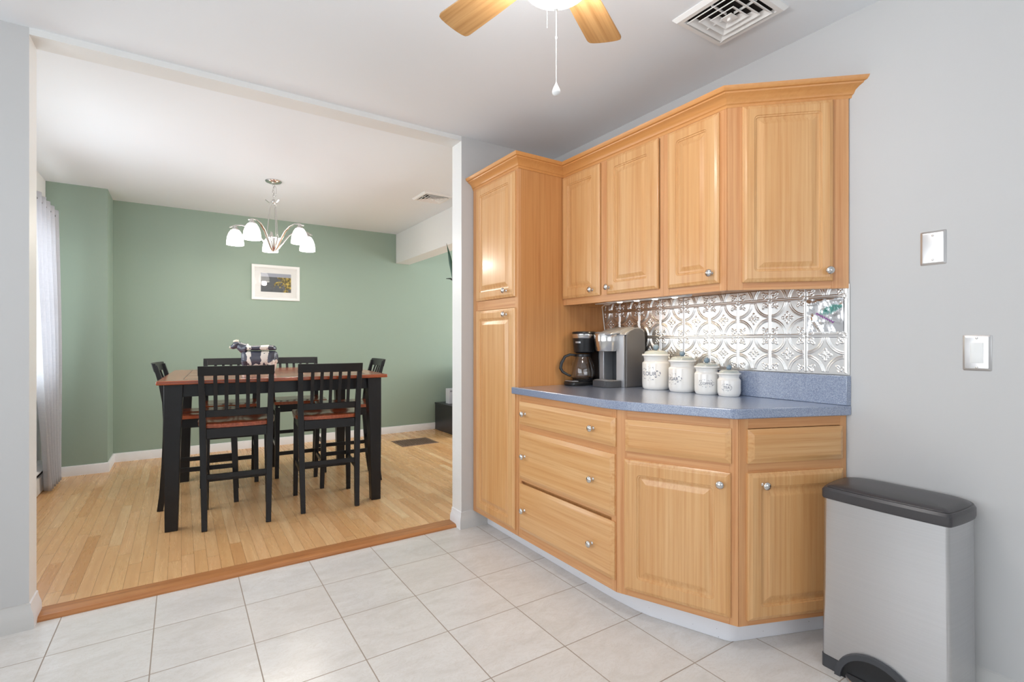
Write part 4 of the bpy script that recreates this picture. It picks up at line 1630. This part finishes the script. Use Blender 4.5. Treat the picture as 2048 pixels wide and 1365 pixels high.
for k in range(5):
    a = bdir + R(5 + 72 * k)
    c_, s_ = math.cos(a), math.sin(a)
    ax = Vector((-s_, c_, 0))
    b = B()
    path = [(0.012, HZ - 0.085), (0.045, HZ - 0.050), (0.085, HZ + 0.010), (0.130, HZ + 0.070), (0.185, HZ + 0.108), (0.240, HZ + 0.122), (0.290, HZ + 0.118), (0.335, HZ + 0.100)]
    b.bar([(q * c_, q * s_, z) for q, z in path], [0.010, 0.016, 0.018, 0.018, 0.018, 0.016, 0.014, 0.010], 0.010, axis=ax)
    arm = b.build('arm', M['nickel'], ch, bevel=0.002)
    R0 = 0.292
    o = B().lathe([(0.001, 0.112), (0.012, 0.112), (0.014, 0.10), (0.024, 0.092), (0.026, 0.078), (0.001, 0.076)], 20, c=(R0 * c_, R0 * s_, HZ)).build('socket_cup', M['nickel'], arm, smooth=True)
    sh = B().lathe([(0.024, 0.082), (0.032, 0.078), (0.047, 0.055), (0.059, 0.020), (0.064, -0.020), (0.0645, -0.042), (0.0615, -0.042), (0.061, -0.020), (0.056, 0.020), (0.044, 0.053), (0.030, 0.075), (0.024, 0.079)], 28, c=(R0 * c_, R0 * s_, HZ)).build('shade', M['shade'], ch, smooth=True)
    l = bpy.data.lights.new('bulb_light', 'POINT')
    l.energy = 6.5
    l.color = (1.0, 0.93, 0.82)
    l.shadow_soft_size = 0.03
    lo = bpy.data.objects.new('bulb_light', l)
    C.objects.link(lo)
    lo.parent = ch
    lo.location = (R0 * c_, R0 * s_, HZ - 0.06)

# ================================================================== picture
pf = thing('picture_frame', 'small white framed landscape photograph on the green wall', 'picture', (0.874, YB, 1.808))
b = B()
b.rrect_loops(0.484, 0.384, [(0, 0, 0), (0, -0.018, 0), (0.004, -0.022, 0), (0.024, -0.020, 0), (0.034, -0.014, 0), (0.036, -0.010, 0)], k=1, cap=False)
b.build('frame', M['trim'], pf)
B().box(-0.21, 0.21, -0.009, -0.004, -0.16, 0.16).build('mat_board', Mat('white_mat_board', sr(252, 252, 250), 0.7).m, pf)
B().box(-0.152, 0.152, -0.0112, -0.0092, -0.102, 0.102).build('photograph', M['photo'], pf)
B().box(-0.207, 0.207, -0.0132, -0.0122, -0.157, 0.157).build('glass', M['pane'], pf)

# ================================================================== curtain, rod, heater
rod = thing('curtain_rod', 'dark pewter curtain rod over the dining window', 'curtain rod', (-0.845, 4.3, 2.165))
B().lathe([(0.009, -1.12), (0.009, 1.12)], 14, axis='y').build('pole', M['rodmetal'], rod, smooth=True)
for s in (-1, 1):
    B().lathe([(0.001, s * 1.12), (0.014, s * 1.122), (0.016, s * 1.135), (0.012, s * 1.150), (0.001, s * 1.155)], 16, axis='y').build('finial', M['rodmetal'], rod, smooth=True)
    B().box(-0.099, 0.004, s * 0.98 - 0.006, s * 0.98 + 0.006, -0.012, 0.0).build('bracket', M['rodmetal'], rod, bevel=0.001)


def curtain(label, y0, y1, flare0, flare1, seed):
    r = thing('curtain', label, 'curtain', (-0.845, 0, 0), 0, 'pale linen curtain panels')
    b = B()
    nu, nz = 90, 46
    rng = random.Random(seed)
    G = []
    for i in range(nu + 1):
        u = i / nu
        col = []
        for j in range(nz + 1):
            t = j / nz
            z = 2.215 - (2.215 - DF - 0.012) * t
            fold = 0.034 * math.sin(u * 2 * PI * 5.3 + 0.7 + 0.5 * math.sin(3 * t + seed)) * (0.55 + 0.5 * t)
            fold += 0.010 * math.sin(u * 33 + 4 * t)
            ya = y0 + flare0 * max(0, t - 0.15) ** 1.3
            yb = y1 + flare1 * (0.5 - 0.5 * math.cos(min(1, t / 0.7) * PI))
            y = ya + (yb - ya) * u + 0.008 * math.sin(9 * t + 7 * u)
            col.append(b.v(fold, y, z))
        G.append(col)
    for i in range(nu):
        for j in range(nz):
            b.face([G[i][j], G[i + 1][j], G[i + 1][j + 1], G[i][j + 1]])
    o = b.build('panel', M['linen'], r, smooth=True, auto=180)
    o.modifiers.new('t', 'SOLIDIFY').thickness = 0.0014
    return r


curtain('pale grey linen curtain hanging to the floor at the far side of the dining window', 4.60, 5.40, 0.62, 0.08, 1)

hb = thing('baseboard_heater', 'white metal baseboard heater along the dining window wall', 'heater', (XL, 4.15, DF))
pr = [(0.0, 0.0), (0.055, 0.0), (0.058, 0.012), (0.058, 0.120), (0.050, 0.125), (0.050, 0.118), (0.0, 0.118)]
b = B()


def yprism(b, pr, y0, y1):
    a = [b.v(x, y0, z) for x, z in pr]
    c = [b.v(x, y1, z) for x, z in pr]
    b.face(a)
    b.face(c[::-1])
    for i in range(len(pr)):
        j = (i + 1) % len(pr)
        b.face([a[i], a[j], c[j], c[i]])


yprism(b, [(0.05, 0.006), (0.060, 0.006), (0.062, 0.015), (0.062, 0.128), (0.05, 0.132)], -1.2, 1.2)
b.build('front_panel', M['ventwhite'], hb)
b = B()
yprism(b, [(0.001, 0.172), (0.048, 0.160), (0.066, 0.165), (0.066, 0.172), (0.03, 0.205), (0.001, 0.21)], -1.2, 1.2)
b.build('top_cover', M['ventwhite'], hb)
b = B()
b.box(0.001, 0.049, -1.19, 1.19, 0.006, 0.165)
lab(b.build('fins', M['void'], hb), 'dark heating fins')
for s in (-1, 1):
    b = B()
    yprism(b, [(0.001, 0.0), (0.064, 0.0), (0.066, 0.17), (0.03, 0.206), (0.001, 0.211)], s * 1.2 - 0.02, s * 1.2 + 0.02)
    b.build('end_cap', M['ventwhite'], hb)

# ================================================================== far right of the dining room
fr = thing('floor_register', 'brown metal floor register set in the wood floor near the green wall', 'floor vent', (2.225, 5.39, DF), R(0))
b = B()
hx, hy = 0.215, 0.185
rings = []
for q, z in ((0, 0), (0.004, 0.004), (0.022, 0.004), (0.024, 0.0015)):
    rings.append([(-hx + q, -hy + q, z), (hx - q, -hy + q, z), (hx - q, hy - q, z), (-hx + q, hy - q, z)])
b.loft(rings, cap=False)
b.build('frame', M['bronze'], fr)
B().box(-hx + 0.023, hx - 0.023, -hy + 0.023, hy - 0.023, 0.0003, 0.001).build('duct', M['void'], fr)
for k in range(16):
    x = -hx + 0.036 + k * (2 * hx - 0.072) / 15
    B().box(x - 0.007, x + 0.007, -hy + 0.024, hy - 0.024, 0.0012, 0.0035).build('slat', M['bronze'], fr)
lc = thing('low_cabinet', 'low scuffed black box cabinet on the floor against the green wall', 'cabinet', (2.99, 5.74, DF))
B().box(-0.215, 0.35, -0.36, 0.30, 0.0, 0.335).build('carcass', M['cabblack'], lc, bevel=0.002)
B().box(-0.22, 0.355, -0.366, 0.303, 0.3355, 0.352).build('top_board', M['cabblack'], lc, bevel=0.002)
tag(B().box(2.955, 3.26, 5.44, 5.90, DF + 0.3525, DF + 0.82).build('speaker_box', M['cabblack'], bevel=0.002), 'upright black box standing on the low black cabinet', 'box')
cbx = thing('carton', 'small white printed carton on the low black cabinet beside the upright box', 'carton', (2.90, 5.83, DF + 0.3525))
B().box(-0.05, 0.045, -0.05, 0.05, 0, 0.19).build('box', M['paper'], cbx, bevel=0.001)
b = B()
for k in range(4):
    b.box(-0.035 + k * 0.018, -0.027 + k * 0.018, -0.0508, -0.0502, 0.150, 0.168)
b.build('print', M['ink'], cbx)

pt = thing('potted_plant', 'tall potted plant with dark pointed leaves just past the doorway edge', 'plant', (1.98, 3.50, DF))
B().lathe([(0.001, 0), (0.085, 0), (0.09, 0.01), (0.115, 0.22), (0.12, 0.24), (0.108, 0.24), (0.1, 0.215), (0.001, 0.215)], 28).build('pot', M['terracotta'], pt, smooth=True)
B().lathe([(0.001, 0.2155), (0.1, 0.2155), (0.098, 0.222), (0.001, 0.224)], 24).build('soil', M['soil'], pt, smooth=True)
B().tube([(0, 0, 0.22), (0.01, 0.0, 0.8), (-0.005, 0.01, 1.45)], [0.014, 0.012, 0.009], 8).build('stem', M['leafdark'], pt, smooth=True)


def leaf(pts, wd, mat):
    b = B()
    P = [Vector(p) for p in pts]
    n = len(P)
    L, Rr, Cc = [], [], []
    for i, p in enumerate(P):
        t = (P[min(i + 1, n - 1)] - P[max(i - 1, 0)]).normalized()
        s = t.cross(Vector((0.5, 0.8, 0.3))).normalized()
        w = wd * math.sin(PI * min(1, (i + 0.35) / (n - 0.65)))
        L.append(b.v(*(p + s * w)))
        Rr.append(b.v(*(p - s * w)))
        Cc.append(b.v(*(p + Vector((0, 0.004, -0.004)))))
    for i in range(n - 1):
        b.face([L[i], Cc[i], Cc[i + 1], L[i + 1]])
        b.face([Cc[i], Rr[i], Rr[i + 1], Cc[i + 1]])
    o = b.build('leaf', mat, pt, smooth=True)
    o.modifiers.new('t', 'SOLIDIFY').thickness = 0.001
    return o


leaf([(-0.005, 0.01, 1.42), (-0.12, 0.075, 1.56), (-0.165, 0.10, 1.66), (-0.185, 0.11, 1.77), (-0.198, 0.118, 1.85), (-0.215, 0.125, 1.93)], 0.016, M['leaf'])
leaf([(-0.005, 0.01, 1.35), (-0.08, 0.05, 1.52), (-0.15, 0.10, 1.63), (-0.185, 0.12, 1.650), (-0.214, 0.135, 1.652)], 0.010, M['leafdark'])
leaf([(-0.005, 0.01, 1.45), (0.05, 0.02, 1.62), (0.10, 0.06, 1.72), (0.18, 0.08, 1.74)], 0.02, M['leaf'])
leaf([(-0.005, 0.01, 1.40), (0.02, 0.08, 1.60), (0.02, 0.15, 1.75), (0.05, 0.25, 1.80)], 0.02, M['leaf'])
